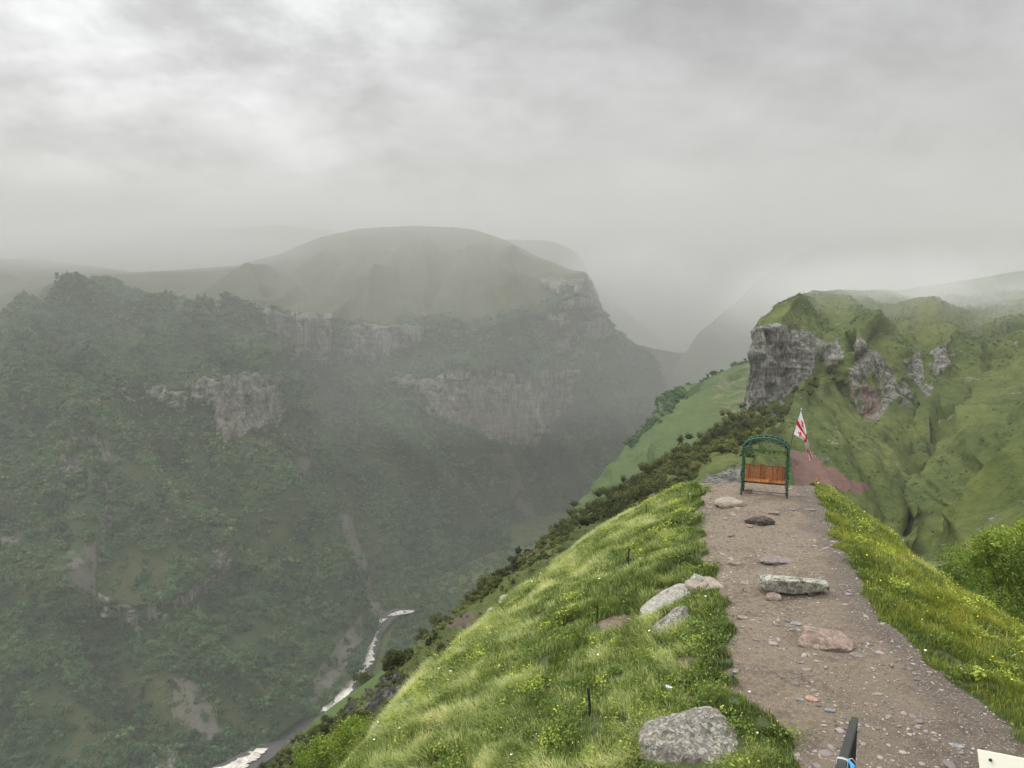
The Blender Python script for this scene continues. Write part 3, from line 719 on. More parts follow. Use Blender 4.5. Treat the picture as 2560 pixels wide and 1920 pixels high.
def gz(x, y):
    x = np.asarray(x, float); y = np.asarray(y, float)
    pm = pathmask(x, y)
    z = ridge_z(x, y)
    z = z + (1 - pm) * ((fbm(x / 1.6, y / 1.6, oct=3, seed=203) - .5) * .26 + (fbm(x / .5, y / .5, oct=2, seed=205) - .4) * .10)
    z = z + pm * ((fbm(x / 1.3, y / 1.3, oct=5, seed=204) - .5) * .22 + (fbm(x / .18, y / .18, oct=3, seed=207, ridged=True) - .5) * .022)
    return z

def G(px, py, dz=0.0):
    """surveyed position on the ridge ground seen at photo position (px,py)"""
    lo = 4.0; Yp = None
    Ys = np.linspace(6, 60, 1200); q = W3(np.full(1200, px), np.full(1200, py), Ys)
    below_ = q[:, 2] < gz(q[:, 0], q[:, 1])
    i = int(np.argmax(below_)) if below_.any() else 1199
    p_ = q[i]; return Vector((p_[0], p_[1], float(gz(p_[0], p_[1])) + dz))

nx, ny = 300, 420
yy = np.concatenate([np.linspace(-12, 8, 40), np.linspace(8.1, 34, 330), np.linspace(34.2, 46, 50)]); ny = len(yy)
xx = np.concatenate([np.linspace(-16, -4, 45), np.linspace(-3.9, 14, 290), np.linspace(14.2, 26, 45)]); nx = len(xx)
X, Y_ = np.meshgrid(xx, yy); Z = gz(X, Y_)
pm = pathmask(X, Y_)
# bare spots and gravel amount
bare_spots = [(G(1552, 1556), .42, .24), (G(1672, 1478), .42, .10), (G(1715, 1660), .22, .12)]
bs = np.zeros(X.shape)
for c, rx, ry in bare_spots:
    d = np.hypot((X - c.x) / rx, (Y_ - c.y) / (ry * 2.2)) + (fbm(X * 3, Y_ * 3, seed=215) - .5) * .9
    bs = np.maximum(bs, smooth01((1.15 - d) / .3))
gravel = smooth01((14.6 - Y_ + (X - 6) * 0.9 + 6 * (fbm(X / 1.4, Y_ / 1.4, oct=4, seed=210) - .5)) / 8.0)
gravel = np.maximum(gravel, smooth01((X - (np.interp(Y_, KY, REx) - 1.2) + (fbm(X, Y_, seed=213) - .5)) / .8) * .7)

m, N, b = principled('ridge_ground')
p = N.new('ShaderNodeTexCoord').outputs['Object']
n1 = N.noise(p, 1.0, 6, .6, .2); n2 = N.noise(p, 9.0, 8, .7); n3 = N.noise(p, 38, 6, .7)
dirt = N.ramp(n1, [(0.28, (0.085, 0.064, 0.047)), (0.42, (0.130, 0.102, 0.076)), (0.52, (0.178, 0.150, 0.102)), (0.62, (0.185, 0.158, 0.122)), (0.8, (0.142, 0.110, 0.082))])
dirt = N.mix(N.lin(n2, .44, .62, 0, .85), dirt, (0.30, 0.262, 0.205))
dirt = N.mix(N.lin(n3, .50, .62, 0, .75), dirt, (0.085, 0.068, 0.055))
vc = N.voro(p, 34, out=1); vd_ = N.voro(p, 34, out=0)
sep = N.new('ShaderNodeSeparateColor'); N.put(sep.inputs[0], vc)
gcol = N.ramp(sep.outputs[0], [(0.0, (0.05, 0.046, 0.042)), (0.35, (0.13, 0.118, 0.105)), (0.6, (0.20, 0.18, 0.158)), (0.82, (0.27, 0.24, 0.21)), (0.9, (0.26, 0.15, 0.12)), (0.97, (0.6, 0.57, 0.53))])
gcol = N.mix(N.lin(vd_, .3, .62, 0, .8), gcol, (0.06, 0.055, 0.055))
gm = N.lin(N.math('ADD', N.attr('gravel'), N.math('MULTIPLY', N.math('SUBTRACT', n2, .5), 2.2)), .15, .95, 0, .8)
earth = N.mix(gm, dirt, gcol)
grs = N.ramp(n2, [(0.3, (0.035, 0.05, 0.015)), (0.6, (0.07, 0.095, 0.025)), (0.75, (0.09, 0.08, 0.04))])
pmn = N.lin(N.math('ADD', N.attr('path'), N.math('MULTIPLY', N.math('SUBTRACT', n3, .5), .5)), .35, .6)
earth = N.mix(1.0, earth, (0.97, 0.90, 0.82), 'MULTIPLY')
N.put(b.inputs['Base Color'], N.mix(pmn, grs, earth)); b.inputs['Roughness'].default_value = .72
b.inputs['Specular IOR Level'].default_value = .35
hh = N.math('ADD', N.math('MULTIPLY', n2, .5), N.math('ADD', N.math('MULTIPLY', n3, .25), N.math('MULTIPLY', N.math('SUBTRACT', 1.0, vd_), N.math('MULTIPLY', gm, .35))))
N.put(b.inputs['Normal'], N.bump(hh, 1.0, .11))
M_ridge = m
ridge_o = make_mesh('path', np.stack([X, Y_, Z], -1).reshape(-1, 3), quads=grid_quads(ny, nx), mat=M_ridge, smooth=True,
                    attrs={'path': np.maximum(pm, bs), 'gravel': gravel})
tag(ridge_o, kind='structure')


# ================================================================== PLANT BUILDERS
def ico(sub):
    import bmesh
    bm = bmesh.new(); bmesh.ops.create_icosphere(bm, subdivisions=sub, radius=1.0)
    v = np.array([x.co[:] for x in bm.verts]); f = np.array([[w.index for w in x.verts] for x in bm.faces]); bm.free()
    return v, f
ICO = {k: ico(k) for k in (1, 2, 3, 5, 6)}

def leaf_quads(c, n, size, rng, up=0.35):
    """n leaf quads at centres c (n,3), random orientation"""
    d = rng.normal(size=(n, 3)); d[:, 2] = d[:, 2] * 0.8 + up; d /= np.linalg.norm(d, axis=1, keepdims=True)
    a = np.cross(d, rng.normal(size=(n, 3))); a /= np.linalg.norm(a, axis=1, keepdims=True) + 1e-9
    b = np.cross(d, a)
    s = (size * rng.uniform(.6, 1.4, n))[:, None]
    L = a * s; Wd = b * s * 0.55
    v = np.stack([c - L, c + Wd, c + L, c - Wd], 1).reshape(-1, 3)
    return v, np.arange(n * 4).reshape(-1, 4)

def crown_template(nq, core, leaf, rng, squash=0.85):
    """unit crown: a few lobes, leaf clumps on and around them"""
    K = 7
    lob = rng.normal(size=(K, 3)) * np.array([.46, .46, .40]); lob[:, 2] = np.abs(lob[:, 2]) * 1.1 + .28
    lr = rng.uniform(.34, .60, K)
    vs_, ts = [], []; off = 0
    tv, tf = ICO[core]
    for k in range(K if core > 1 else 4):
        v = tv * (1 + .35 * (rng.uniform(size=(len(tv), 1)) - .5)) * lr[k] * .72 * np.array([1, 1, squash]) + lob[k]
        vs_.append(v); ts.append(tf + off); off += len(v)
    V = np.concatenate(vs_); T = np.concatenate(ts)
    k = rng.integers(0, K, nq); d = rng.normal(size=(nq, 3)); d[:, 2] = np.abs(d[:, 2]) * .9 - .15; d /= np.linalg.norm(d, axis=1, keepdims=True)
    c = lob[k] + d * (lr[k] * rng.uniform(.65, 1.30, nq))[:, None] * np.array([1, 1, squash])
    qv, qf = leaf_quads(c, nq, leaf, rng)
    tq = rng.uniform(-.16, .16, nq) + rng.uniform(-.12, .12, K)[k]
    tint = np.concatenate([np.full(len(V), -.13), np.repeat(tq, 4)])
    return np.concatenate([V, qv]), T, qf + len(V), tint

def scatter_crowns(name, pos, scale, tint, nt, nq, core, leaf, mat, seed, zs=(0.75, 1.45), kind='stuff'):
    rng = np.random.default_rng(seed)
    temps = [crown_template(nq, core, leaf, rng) for _ in range(nt)]
    which = rng.integers(0, nt, len(pos))
    Vs, Ts, Qs, As = [], [], [], []; off = 0
    for k in range(nt):
        I = np.where(which == k)[0]
        if not len(I): continue
        V, T, Q, A = temps[k]; n = len(V)
        a = rng.uniform(0, 2 * math.pi, len(I)); c, s = np.cos(a)[:, None], np.sin(a)[:, None]
        x = V[None, :, 0] * c - V[None, :, 1] * s; y = V[None, :, 0] * s + V[None, :, 1] * c
        e_ = rng.uniform(.8, 1.25, len(I))[:, None]; x = x * e_; y = y / e_
        z = V[None, :, 2] * rng.uniform(*zs, len(I))[:, None] + 0 * x
        P_ = np.stack([x, y, z - .12], -1) * scale[I][:, None, None] + pos[I][:, None, :]
        o_ = off + np.arange(len(I))[:, None, None] * n
        Vs.append(P_.reshape(-1, 3)); Ts.append((T[None] + o_).reshape(-1, 3)); Qs.append((Q[None] + o_).reshape(-1, 4))
        As.append((A[None] + tint[I][:, None]).ravel()); off += n * len(I)
    o = make_mesh(name, np.concatenate(Vs), quads=np.concatenate(Qs), tris=np.concatenate(Ts), mat=mat, attrs={'tint': np.concatenate(As)})
    return tag(o, kind=kind) if kind else o

def sample_grid(P, weight, n, rng):
    """n points on a grid surface with probability ~ area*weight"""
    a = P[1:, :-1] - P[:-1, :-1]; b = P[:-1, 1:] - P[:-1, :-1]
    ar = np.linalg.norm(np.cross(a, b), axis=-1)
    w = (ar * weight[:-1, :-1]).ravel(); w = w / w.sum()
    idx = rng.choice(len(w), n, p=w); i, j = np.divmod(idx, P.shape[1] - 1)
    u, v = rng.uniform(size=n)[:, None], rng.uniform(size=n)[:, None]
    q = P[i, j] * (1 - u) * (1 - v) + P[i + 1, j] * u * (1 - v) + P[i, j + 1] * (1 - u) * v + P[i + 1, j + 1] * u * v
    return q, i, j

M_forest = leafmat('forest_leaves', [(0.0, (0.020, 0.045, 0.021)), (0.3, (0.046, 0.098, 0.042)), (0.6, (0.082, 0.152, 0.060)), (0.88, (0.14, 0.22, 0.075)), (0.93, (0.11, 0.10, 0.055)), (1.0, (0.14, 0.115, 0.07))], trans=.15, rough=.8, spec=.1)
M_brown = leafmat('thicket_leaves', [(0.0, (0.022, 0.030, 0.009)), (0.4, (0.065, 0.080, 0.020)), (0.7, (0.13, 0.14, 0.035)), (1.0, (0.22, 0.22, 0.06))], trans=.15, rough=.8, spec=.1)
M_lime = leafmat('bush_leaves', [(0.0, (0.030, 0.055, 0.008)), (0.35, (0.10, 0.16, 0.018)), (0.65, (0.22, 0.31, 0.035)), (1.0, (0.40, 0.48, 0.07))], trans=.35, rough=.5, spec=.3)
M_bark = simple('bark', (0.09, 0.07, 0.05), .9, var=.4, scale=12, bump=.5)

# ---- forest over the massif
rng = np.random.default_rng(11)
vis = ((FPX_ > -260) & (FPX_ < 1650) & (FPY_ < 2040)).astype(float)
clump = 0.35 + 0.65 * smooth01((fbm(FPX_ * .035, FPY_ * .045, oct=4, seed=300) - .40) / .10)
q, i, j = sample_grid(FP, FW * vis * clump, 46000, rng)
pj = FPX_[i, j]; pyj = FPY_[i, j]
redd = smooth01((fbm(pj * .006, pyj * .008, oct=4, seed=310) - .46) / .16) * np.exp(-((pyj - 1100) / 260.) ** 2) * (pj < 900)
tint = .46 + (fbm(pj * .014, pyj * .02, oct=4, seed=301) - .5) * 1.1 + rng.normal(size=len(q)) * .17
tint = np.where(rng.uniform(size=len(q)) < redd * .40, rng.uniform(.95, 1.02, len(q)), np.clip(tint, .08, .74))
up = pyj < np.interp(pj, [p[0] for p in F_lines[6]], [p[1] for p in F_lines[6]])
sc_ = np.clip(2.35 * np.exp(rng.normal(size=len(q)) * .30), 1.1, 4.6) * np.where(up, .62, 1.0) * (0.8 + .35 * fbm(pj * .02, pyj * .03, seed=303))
near = q[:, 1] < 520; mid = (q[:, 1] >= 520) & (q[:, 1] < 720); far = q[:, 1] >= 720
scatter_crowns('forest', q[near], sc_[near], tint[near], 14, 110, 1, .17, M_forest, 21)
scatter_crowns('forest', q[mid], sc_[mid], tint[mid], 10, 44, 1, .21, M_forest, 22)
scatter_crowns('forest', q[far], sc_[far], tint[far], 8, 18, 1, .27, M_forest, 23)
# bushes in the clearings
q, i, j = sample_grid(FP, (1 - FW) * vis * (FPY_ > 1000), 2600, rng)
scatter_crowns('bushes', q, rng.uniform(.5, 1.3, len(q)), rng.uniform(.3, .8, len(q)), 5, 14, 1, .25, M_forest, 24)
# ---- valley floor woods beside the river
pts = []
for _ in range(900):
    px, py = rng.uniform(940, 1220), rng.uniform(1500, 1680)
    lim = np.interp(py, [1500, 1545, 1600, 1640, 1690, 1750], [1020, 985, 965, 955, 935, 915])
    if px < lim + 12: continue
    pts.append(PZ(px, py, ZV - 2))
for _ in range(1500):
    px, py = rng.uniform(480, 900), rng.uniform(1640, 1960)
    lim = np.interp(py, [1640, 1700, 1760, 1800, 1850, 1900, 1960], [862, 838, 790, 800, 740, 560, 440])
    if px > lim - 10 or px < lim - 90: continue
    pts.append(PZ(px, py, ZV - 1))
for _ in range(1500):
    px, py = rng.uniform(985, 1480), rng.uniform(1330, 1580)
    if py < 1525 - (px - 985) * .36 - 45: continue
    pts.append(PZ(px, py, ZV - 3))
pts = np.array(pts)
scatter_crowns('forest', pts, rng.uniform(1.4, 2.8, len(pts)), rng.uniform(.2, .7, len(pts)), 6, 60, 1, .19, M_forest, 25)
# ---- thicket band beyond the ridge
TH = [(1290, 1450), (1400, 1330), (1500, 1268), (1600, 1208), (1700, 1142), (1768, 1112), (1883, 1030), (1935, 1045), (1912, 1075), (1826, 1116), (1768, 1150), (1690, 1212), (1560, 1310), (1290, 1500)]
w = inpoly(DPX, DPY, TH).astype(float) * (DP[..., 1] < 210)
w *= (0.25 + .75 * (fbm(DPX * .03, DPY * .03, seed=320) > .42))
q, i, j = sample_grid(DP, w, 950, rng)
s_ = rng.uniform(.55, 1.35, len(q)) * np.clip(q[:, 1] / 115, .8, 1.3)
t_ = np.clip(.42 + (fbm(q[:, 0] / 9, q[:, 1] / 9, seed=321) - .5) * 1.1 + rng.normal(size=len(q)) * .1, .1, .95)
scatter_crowns('thicket', q, s_, t_, 12, 420, 2, .095, M_brown, 26, zs=(1.0, 1.5))
# darker bushes below the left cliff and dotted on the hill
BU = [[(1865, 1020), (2000, 985), (2030, 1000), (1960, 1045), (1870, 1075)], [(1790, 1110), (1870, 1080), (1890, 1150), (1810, 1180)], [(2040, 930), (2120, 905), (2130, 960), (2080, 990)]]
w = polymask(DPX, DPY, BU, 10, .04, 8)
q, i, j = sample_grid(DP, w, 170, rng)
scatter_crowns('thicket', q, rng.uniform(.6, 1.3, len(q)), rng.uniform(.2, .7, len(q)), 6, 220, 2, .10, M_brown, 27)
w = (1 - np.clip(DR, 0, 1)) * (DPX > 1900) * (DPX < 2700) * (.08 + smooth01((fbm(DPX * .012, DPY * .02, oct=4, seed=330) - .48) / .1))
q, i, j = sample_grid(DP, w, 17000, rng)
scatter_crowns('low_shrubs', q, rng.uniform(.10, .38, len(q)) * np.clip(q[:, 1] / 130, .5, 1.6), rng.uniform(.3, .88, len(q)), 6, 12, 1, .3, M_forest, 28, zs=(.5, .8))
# ---- trees on the edge of the green spur
ET = [(1562, 1112), (1600, 1068), (1650, 985), (1716, 945), (1800, 915), (1866, 880), (1872, 900), (1800, 935), (1745, 960), (1700, 985), (1716, 1000), (1680, 1035), (1640, 1062), (1600, 1098), (1568, 1128)]
w = inpoly(EPX, EPY, ET).astype(float) * (.2 + .8 * (fbm(EPX * .05, EPY * .05, seed=331) > .45)) * (EP[..., 1] < 420)
q, i, j = sample_grid(EP, w, 260, rng)
scatter_crowns('tree_line', q, rng.uniform(.9, 2.1, len(q)), rng.uniform(.3, .8, len(q)), 6, 120, 2, .13, M_forest, 29)
# ---- shrubs over the steep flank
w = (1 - BLn) * (BP[..., 1] > 36) * (BP[..., 1] < 112) * (.1 + (fbm(BPX * .02, BPY * .02, seed=332) > .5))
q, i, j = sample_grid(BP, w, 420, rng)
scatter_crowns('shrubs', q, rng.uniform(.35, 1.0, len(q)) * np.clip(q[:, 1] / 80, .5, 1.3), rng.uniform(.1, .7, len(q)), 8, 200, 2, .10, M_brown, 30)
q, i, j = sample_grid(BP, (BP[..., 1] > 28) * (BP[..., 1] < 130) * (1 - BLn), 6000, rng)
scatter_crowns('low_shrubs', q, rng.uniform(.10, .30, len(q)) * np.clip(q[:, 1] / 60, .6, 2), rng.uniform(.35, 1.0, len(q)), 6, 16, 1, .3, M_brown, 31, zs=(.6, 1.1))

def bush(label, base, R, H, n, leaf, mat, seed, trunk_h=.5, nstem=5, tb=0.0, lobes=16, cat='bush', group=None, name='bush'):
    rng = np.random.default_rng(seed)
    t = empty(name, tuple(base)); tag(t, label, cat, group)
    mb = MB(); lob = []
    for k in range(lobes):
        a = rng.uniform(0, 2 * math.pi); r = R * math.sqrt(rng.uniform(0, .75)); zz = H * rng.uniform(.25, .9)
        rr = math.sqrt(max(0, 1 - (zz / H) ** 2.2)); lob.append((r * math.cos(a) * (rr + .25), r * math.sin(a) * (rr + .25), zz))
    lob = np.array(lob); lr = rng.uniform(.24, .42, lobes) * min(R, H)
    for k in range(nstem):
        e = lob[k % lobes]; m_ = (e[0] * .35, e[1] * .35, e[2] * .45)
        mb.tube([(rng.normal() * .05, rng.normal() * .05, -.5), (rng.normal() * .08 + m_[0] * .4, m_[1] * .4, m_[2] * .5), m_, tuple(e)], [.055 * H / 2, .045 * H / 2, .03 * H / 2, .01], 6)
    mb.build('trunk', M_bark, t)
    k = rng.integers(0, lobes, n); d = rng.normal(size=(n, 3)); d /= np.linalg.norm(d, axis=1, keepdims=True)
    c = lob[k] + d * (lr[k] * rng.uniform(.15, 1.15, n) ** .6)[:, None]
    qv, qf = leaf_quads(c, n, leaf, rng, .5)
    lobt = rng.uniform(-.15, .15, lobes)
    ti = np.clip(.45 + tb + lobt[k] + rng.normal(size=n) * .12, 0, 1)
    make_mesh('crown', qv, quads=qf, mat=mat, attrs={'tint': np.repeat(ti, 4)}, parent=t)
    return t

def onmesh(P, PXg, PYg, px, py, dz=0):
    k = np.argmin((PXg - px) ** 2 + (PYg - py) ** 2); p_ = P.reshape(-1, 3)[k]; return Vector((p_[0], p_[1], p_[2] + dz))

# leafy bushes at the right edge
def at(px, py, Y): return Vector(W3(px, py, Y))
b_ = at(2520, 1585, 26.5); bush('tall bright green leafy bush at the right edge beyond the yellow grass', b_, 1.35, 4.3, 15000, .055, M_lime, 51, lobes=26, tb=.22, nstem=9)
b_ = at(2445, 1580, 30); bush('lower dark green bush in front of the tall bright one, right of the path', b_, 2.2, 3.1, 11000, .055, M_lime, 52, lobes=24, tb=.02, nstem=8)
b_ = at(2385, 1500, 36); bush('small pale green bush peeping over the grass edge, left of the other right hand bushes', b_, 1.9, 2.7, 6000, .055, M_lime, 53, lobes=18, tb=.10, nstem=6)
b_ = at(2660, 1640, 24); bush('dark green bush cut by the right edge of the photo', b_, 2.1, 3.6, 9000, .05, M_lime, 54, lobes=20, tb=-.10, nstem=6)
# lime bushes at the bottom left
b_ = at(872, 1960, 24.5); bush('bright lime green bush at the bottom, against the edge of the grass slope', b_, 1.15, 2.3, 9000, .04, M_lime, 55, lobes=20, tb=.16, nstem=6)
b_ = at(800, 1968, 26); bush('lime green bush at the bottom, left of its brighter neighbour', b_, 1.0, 1.9, 6500, .04, M_lime, 56, lobes=16, tb=.06, nstem=6)
# single bushes on the steep flank
for k, (px, py, R_, H_, lb) in enumerate([
    (1238, 1482, 2.6, 4.4, 'round olive bush standing clear on the steep flank below the grass'),
    (1168, 1540, 3.2, 4.2, 'broad dark olive bush on the steep flank, down left of the round one'),
    (1098, 1566, 2.4, 3.0, 'brownish bush on the skyline of the steep flank above the river'),
    (1058, 1600, 1.8, 2.6, 'small brown bush right beside the upper river bend'),
    (975, 1662, 2.0, 2.4, 'dark bush above the green lawn near the forked river'),
    (905, 1712, 3.0, 3.0, 'dark green bush at the upper left tip of the green lawn beside the river'),
    (1020, 1690, 1.5, 2.0, 'low olive bush on the right rim of the green lawn'),
    (905, 1850, 1.2, 1.8, 'low brown bush among the pale rocks above the lime bushes'),
    (1290, 1560, 1.2, 1.6, 'small dark bush just under the edge of the grass slope')]):
    bush(lb, onmesh(BP, BPX, BPY, px, py, -.3), R_ * .8, H_ * .85, 3600, .12, M_brown, 60 + k, lobes=16, tb=rng.uniform(-.1, .15), nstem=5, group='bushes on the steep flank')

# ================================================================== GRASS
GOLD = [(0.0, (0.045, 0.065, 0.008)), (0.25, (0.12, 0.175, 0.020)), (0.5, (0.235, 0.29, 0.032)), (0.72, (0.40, 0.42, 0.055)), (0.88, (0.52, 0.49, 0.10)), (1.0, (0.60, 0.53, 0.16))]
def grassmat(name, stops):
  m, N, b = principled(name)
  N.nt.nodes.remove(b)
  col = N.ramp(N.attr('tint'), stops)
  df = N.new('ShaderNodeBsdfDiffuse'); tr = N.new('ShaderNodeBsdfTranslucent'); gl = N.new('ShaderNodeBsdfGlossy')
  N.put(df.inputs[0], col); N.put(tr.inputs[0], col); gl.inputs['Roughness'].default_value = .4; N.put(gl.inputs[0], (.8, .85, .7))
  m1 = N.new('ShaderNodeMixShader'); m1.inputs[0].default_value = .35; N.nt.links.new(df.outputs[0], m1.inputs[1]); N.nt.links.new(tr.outputs[0], m1.inputs[2])
  m2 = N.new('ShaderNodeMixShader'); m2.inputs[0].default_value = .045; N.nt.links.new(m1.outputs[0], m2.inputs[1]); N.nt.links.new(gl.outputs[0], m2.inputs[2])
  N.nt.links.new(m2.outputs[0], N.nt.nodes['Material Output'].inputs[0])
  return m
M_grass2 = grassmat('golden_grass', GOLD)
M_grass = grassmat('grass_blades', [(0.0, (0.030, 0.050, 0.006)), (0.25, (0.11, 0.16, 0.018)), (0.5, (0.245, 0.32, 0.072)), (0.72, (0.43, 0.50, 0.16)), (0.88, (0.64, 0.67, 0.26)), (1.0, (0.72, 0.68, 0.33))])

def blades(name, pos, length, width, az, bend, tint, mat, label=None):
    """curved tapering blades: pos (n,3)"""
    n = len(pos); rs_ = np.array([0, .4, .75, 1.0]); wd = np.array([1.0, .85, .5, 0])
    dirx, diry = np.cos(az), np.sin(az)
    sx_, sy_ = -diry, dirx
    V = np.zeros((n, 7, 3)); A = np.zeros((n, 7)); k = 0
    for s_, w_ in zip(rs_, wd):
        th = bend * s_                                # angle from vertical grows along the blade
        hx = length * (1 - np.cos(th * 1.0)) / np.maximum(bend, .05) + length * s_ * .12
        hz = length * np.sin(th) / np.maximum(bend, .05)
        c = np.stack([pos[:, 0] + dirx * hx, pos[:, 1] + diry * hx, pos[:, 2] + hz], -1)
        if w_ > 0:
            off = np.stack([sx_, sy_, 0 * sx_], -1) * (width * w_ * .5)[:, None]
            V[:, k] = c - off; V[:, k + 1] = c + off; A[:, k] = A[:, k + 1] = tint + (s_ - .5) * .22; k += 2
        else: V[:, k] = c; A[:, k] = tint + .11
    base = np.arange(n)[:, None] * 7
    q = np.concatenate([base + np.array([0, 1, 3, 2]), base + np.array([2, 3, 5, 4])]); t = base + np.array([4, 5, 6])
    o = make_mesh(name, V.reshape(-1, 3), quads=q, tris=t, mat=mat, attrs={'tint': A.ravel()})
    return tag(o, kind='stuff')

rng = np.random.default_rng(77)
def grass_points(n, side):
    y = 8.0 * (37.0 / 8.0) ** rng.uniform(size=n)
    if side < 0:
        a = np.interp(y, KY, LSx) - 1.6; b_ = np.interp(y, KY, LEx) + .25
    else:
        a = np.interp(y, KY, REx) - .3; b_ = np.interp(y, KY, RSx) + 1.6
    x = a + (b_ - a) * rng.uniform(size=n)
    return x, y

ROCKS_XY = []      # (x, y, rx, ry) keep-outs, filled from the rock list below
def rock_spec():
    S = []
    def r(px, py, w, d, h, rz, box, name, label, mat, seed, dz=0.0, tilt=(0, 0), amp=.10, sub=5, cat='boulder'):
        S.append(dict(p=G(px, py), w=w, d=d, h=h, rz=rz, box=box, name=name, label=label, mat=mat, seed=seed, dz=dz, tilt=tilt, amp=amp, sub=sub, cat=cat))
    r(1738, 1868, 1.60, 1.35, .80, .12, 4.4, 'boulder', 'large grey lichen spotted boulder at the bottom, between grass and path', 'lichen', 1, dz=-.26, tilt=(.14, -.20), amp=.15, sub=6)
    r(1741, 1466, .52, .42, .44, .4, 2.6, 'boulder', 'pale rounded rock with dark lichen where the path meets the grass', 'pale', 2, dz=.04)
    r(1668, 1512, 2.0, .66, .32, .62, 3.0, 'boulder', 'long pale slab lying in the grass, upper of the two beside the path', 'pale', 3, dz=.02, tilt=(0, -.22))
    r(1765, 1466, 1.0, .85, .20, .3, 3.0, 'boulder', 'flat sandy rock worn level with the path edge', 'sand', 4, dz=.0)
    r(1682, 1562, 1.3, .62, .38, .75, 3.0, 'boulder', 'lichen covered slab in the grass, lower of the two beside the path', 'lichen', 5, dz=.0, tilt=(0, -.3))
    r(2062, 1612, 1.02, .62, .34, -.28, 4.0, 'rock', 'flat pinkish red slab lying on the path below the log shaped stone', 'red', 7, dz=.02, tilt=(.10, .08), amp=.16)
    r(1903, 1310, .86, .42, .30, .05, 2.4, 'rock', 'jagged dark brown rock on the path in front of the bench', 'dark', 8, dz=.02, amp=.34)
    r(1872, 1318, .24, .2, .10, .1, 3, 'stone', 'small red stone touching the left end of the dark brown rock', 'red', 9, sub=3, cat='stone')
    r(1944, 1405, 1.02, .55, .17, .1, 2.4, 'rock', 'purplish rock barely breaking the surface of the path above the log shaped stone', 'purple', 10, dz=-.02, amp=.3)
    r(1826, 1262, 1.05, .80, .42, .1, 2.3, 'boulder', 'sandy rounded rock beside the left foot of the bench', 'sand', 11, dz=-.02, amp=.12)
    r(1870, 1232, .30, .25, .26, .3, 3, 'stone', 'reddish stone on the ground under the bench seat', 'red', 12, sub=3, cat='stone')
    r(1932, 1284, .42, .2, .10, .2, 3, 'stone', 'thin dark red shard on the path between the bench and the dark rock', 'red', 13, sub=3, cat='stone')
    r(1985, 1275, .26, .18, .07, .2, 3, 'stone', 'flat grey stone on the path, right of the thin dark red shard', 'purple', 14, sub=3, cat='stone')
    r(2026, 1275, .32, .2, .07, -.1, 3, 'stone', 'flat pinkish stone nearest the right grass at the bench end', 'purple', 15, sub=3, cat='stone')
    r(1833, 1288, .25, .2, .06, .5, 3, 'stone', 'flat buff stone left of the dark brown rock', 'sand', 16, sub=3, cat='stone')
    r(1836, 1412, .34, .2, .12, -.2, 3, 'stone', 'rusty red stone near the left edge of the path above the pale rocks', 'red', 17, sub=3, cat='stone')
    r(1863, 1460, .2, .18, .08, .2, 3, 'stone', 'rounded buff stone left of the log shaped stone', 'sand', 18, sub=3, cat='stone')
    r(1990, 1562, .22, .14, .08, -.5, 3.4, 'stone', 'blue grey stone between the log shaped stone and the red slab', 'blue', 19, sub=3, cat='stone')
    r(1857, 1545, .22, .18, .07, -.2, 3, 'stone', 'flat pale stone in a hollow at the left side of the path', 'sand', 20, sub=3, cat='stone')
    r(2030, 1750, .21, .16, .06, -.6, 3.6, 'stone', 'flat orange tan stone on the gravel near the black handrail', 'tan', 21, sub=3, cat='stone')
    r(2000, 1750, .12, .1, .05, -.2, 3, 'stone', 'small grey stone just left of the orange tan one', 'blue', 22, sub=3, cat='stone')
    r(2178, 1765, .23, .15, .06, 0, 3.6, 'stone', 'flat brick red stone on the gravel right of the black handrail', 'red', 23, sub=3, cat='stone')
    r(2075, 1781, .17, .1, .06, -.3, 3.6, 'stone', 'grey shard on the gravel above the tip of the black handrail', 'blue', 24, sub=3, cat='stone')
    r(2143, 1640, .26, .2, .05, -.5, 3, 'stone', 'flat purplish stone touching the lower right of the red slab', 'purple', 25, sub=3, cat='stone')
    r(2192, 1738, .2, .12, .05, 0, 3, 'stone', 'flat buff stone above the brick red stone', 'sand', 26, sub=3, cat='stone')
    r(2035, 1728, .13, .1, .05, .3, 3, 'stone', 'small buff stone above the orange tan one', 'sand', 27, sub=3, cat='stone')
    r(2390, 1865, .24, .12, .04, -.4, 3, 'stone', 'thin grey shard on the gravel left of the cream board', 'blue', 28, sub=3, cat='stone')
    return S
SPEC = rock_spec()
LOGP = G(1988, 1492)
for s_ in SPEC:
    if s_['cat'] == 'boulder': ROCKS_XY.append((s_['p'].x, s_['p'].y, s_['w'] * .47, s_['d'] * .47, s_['rz']))

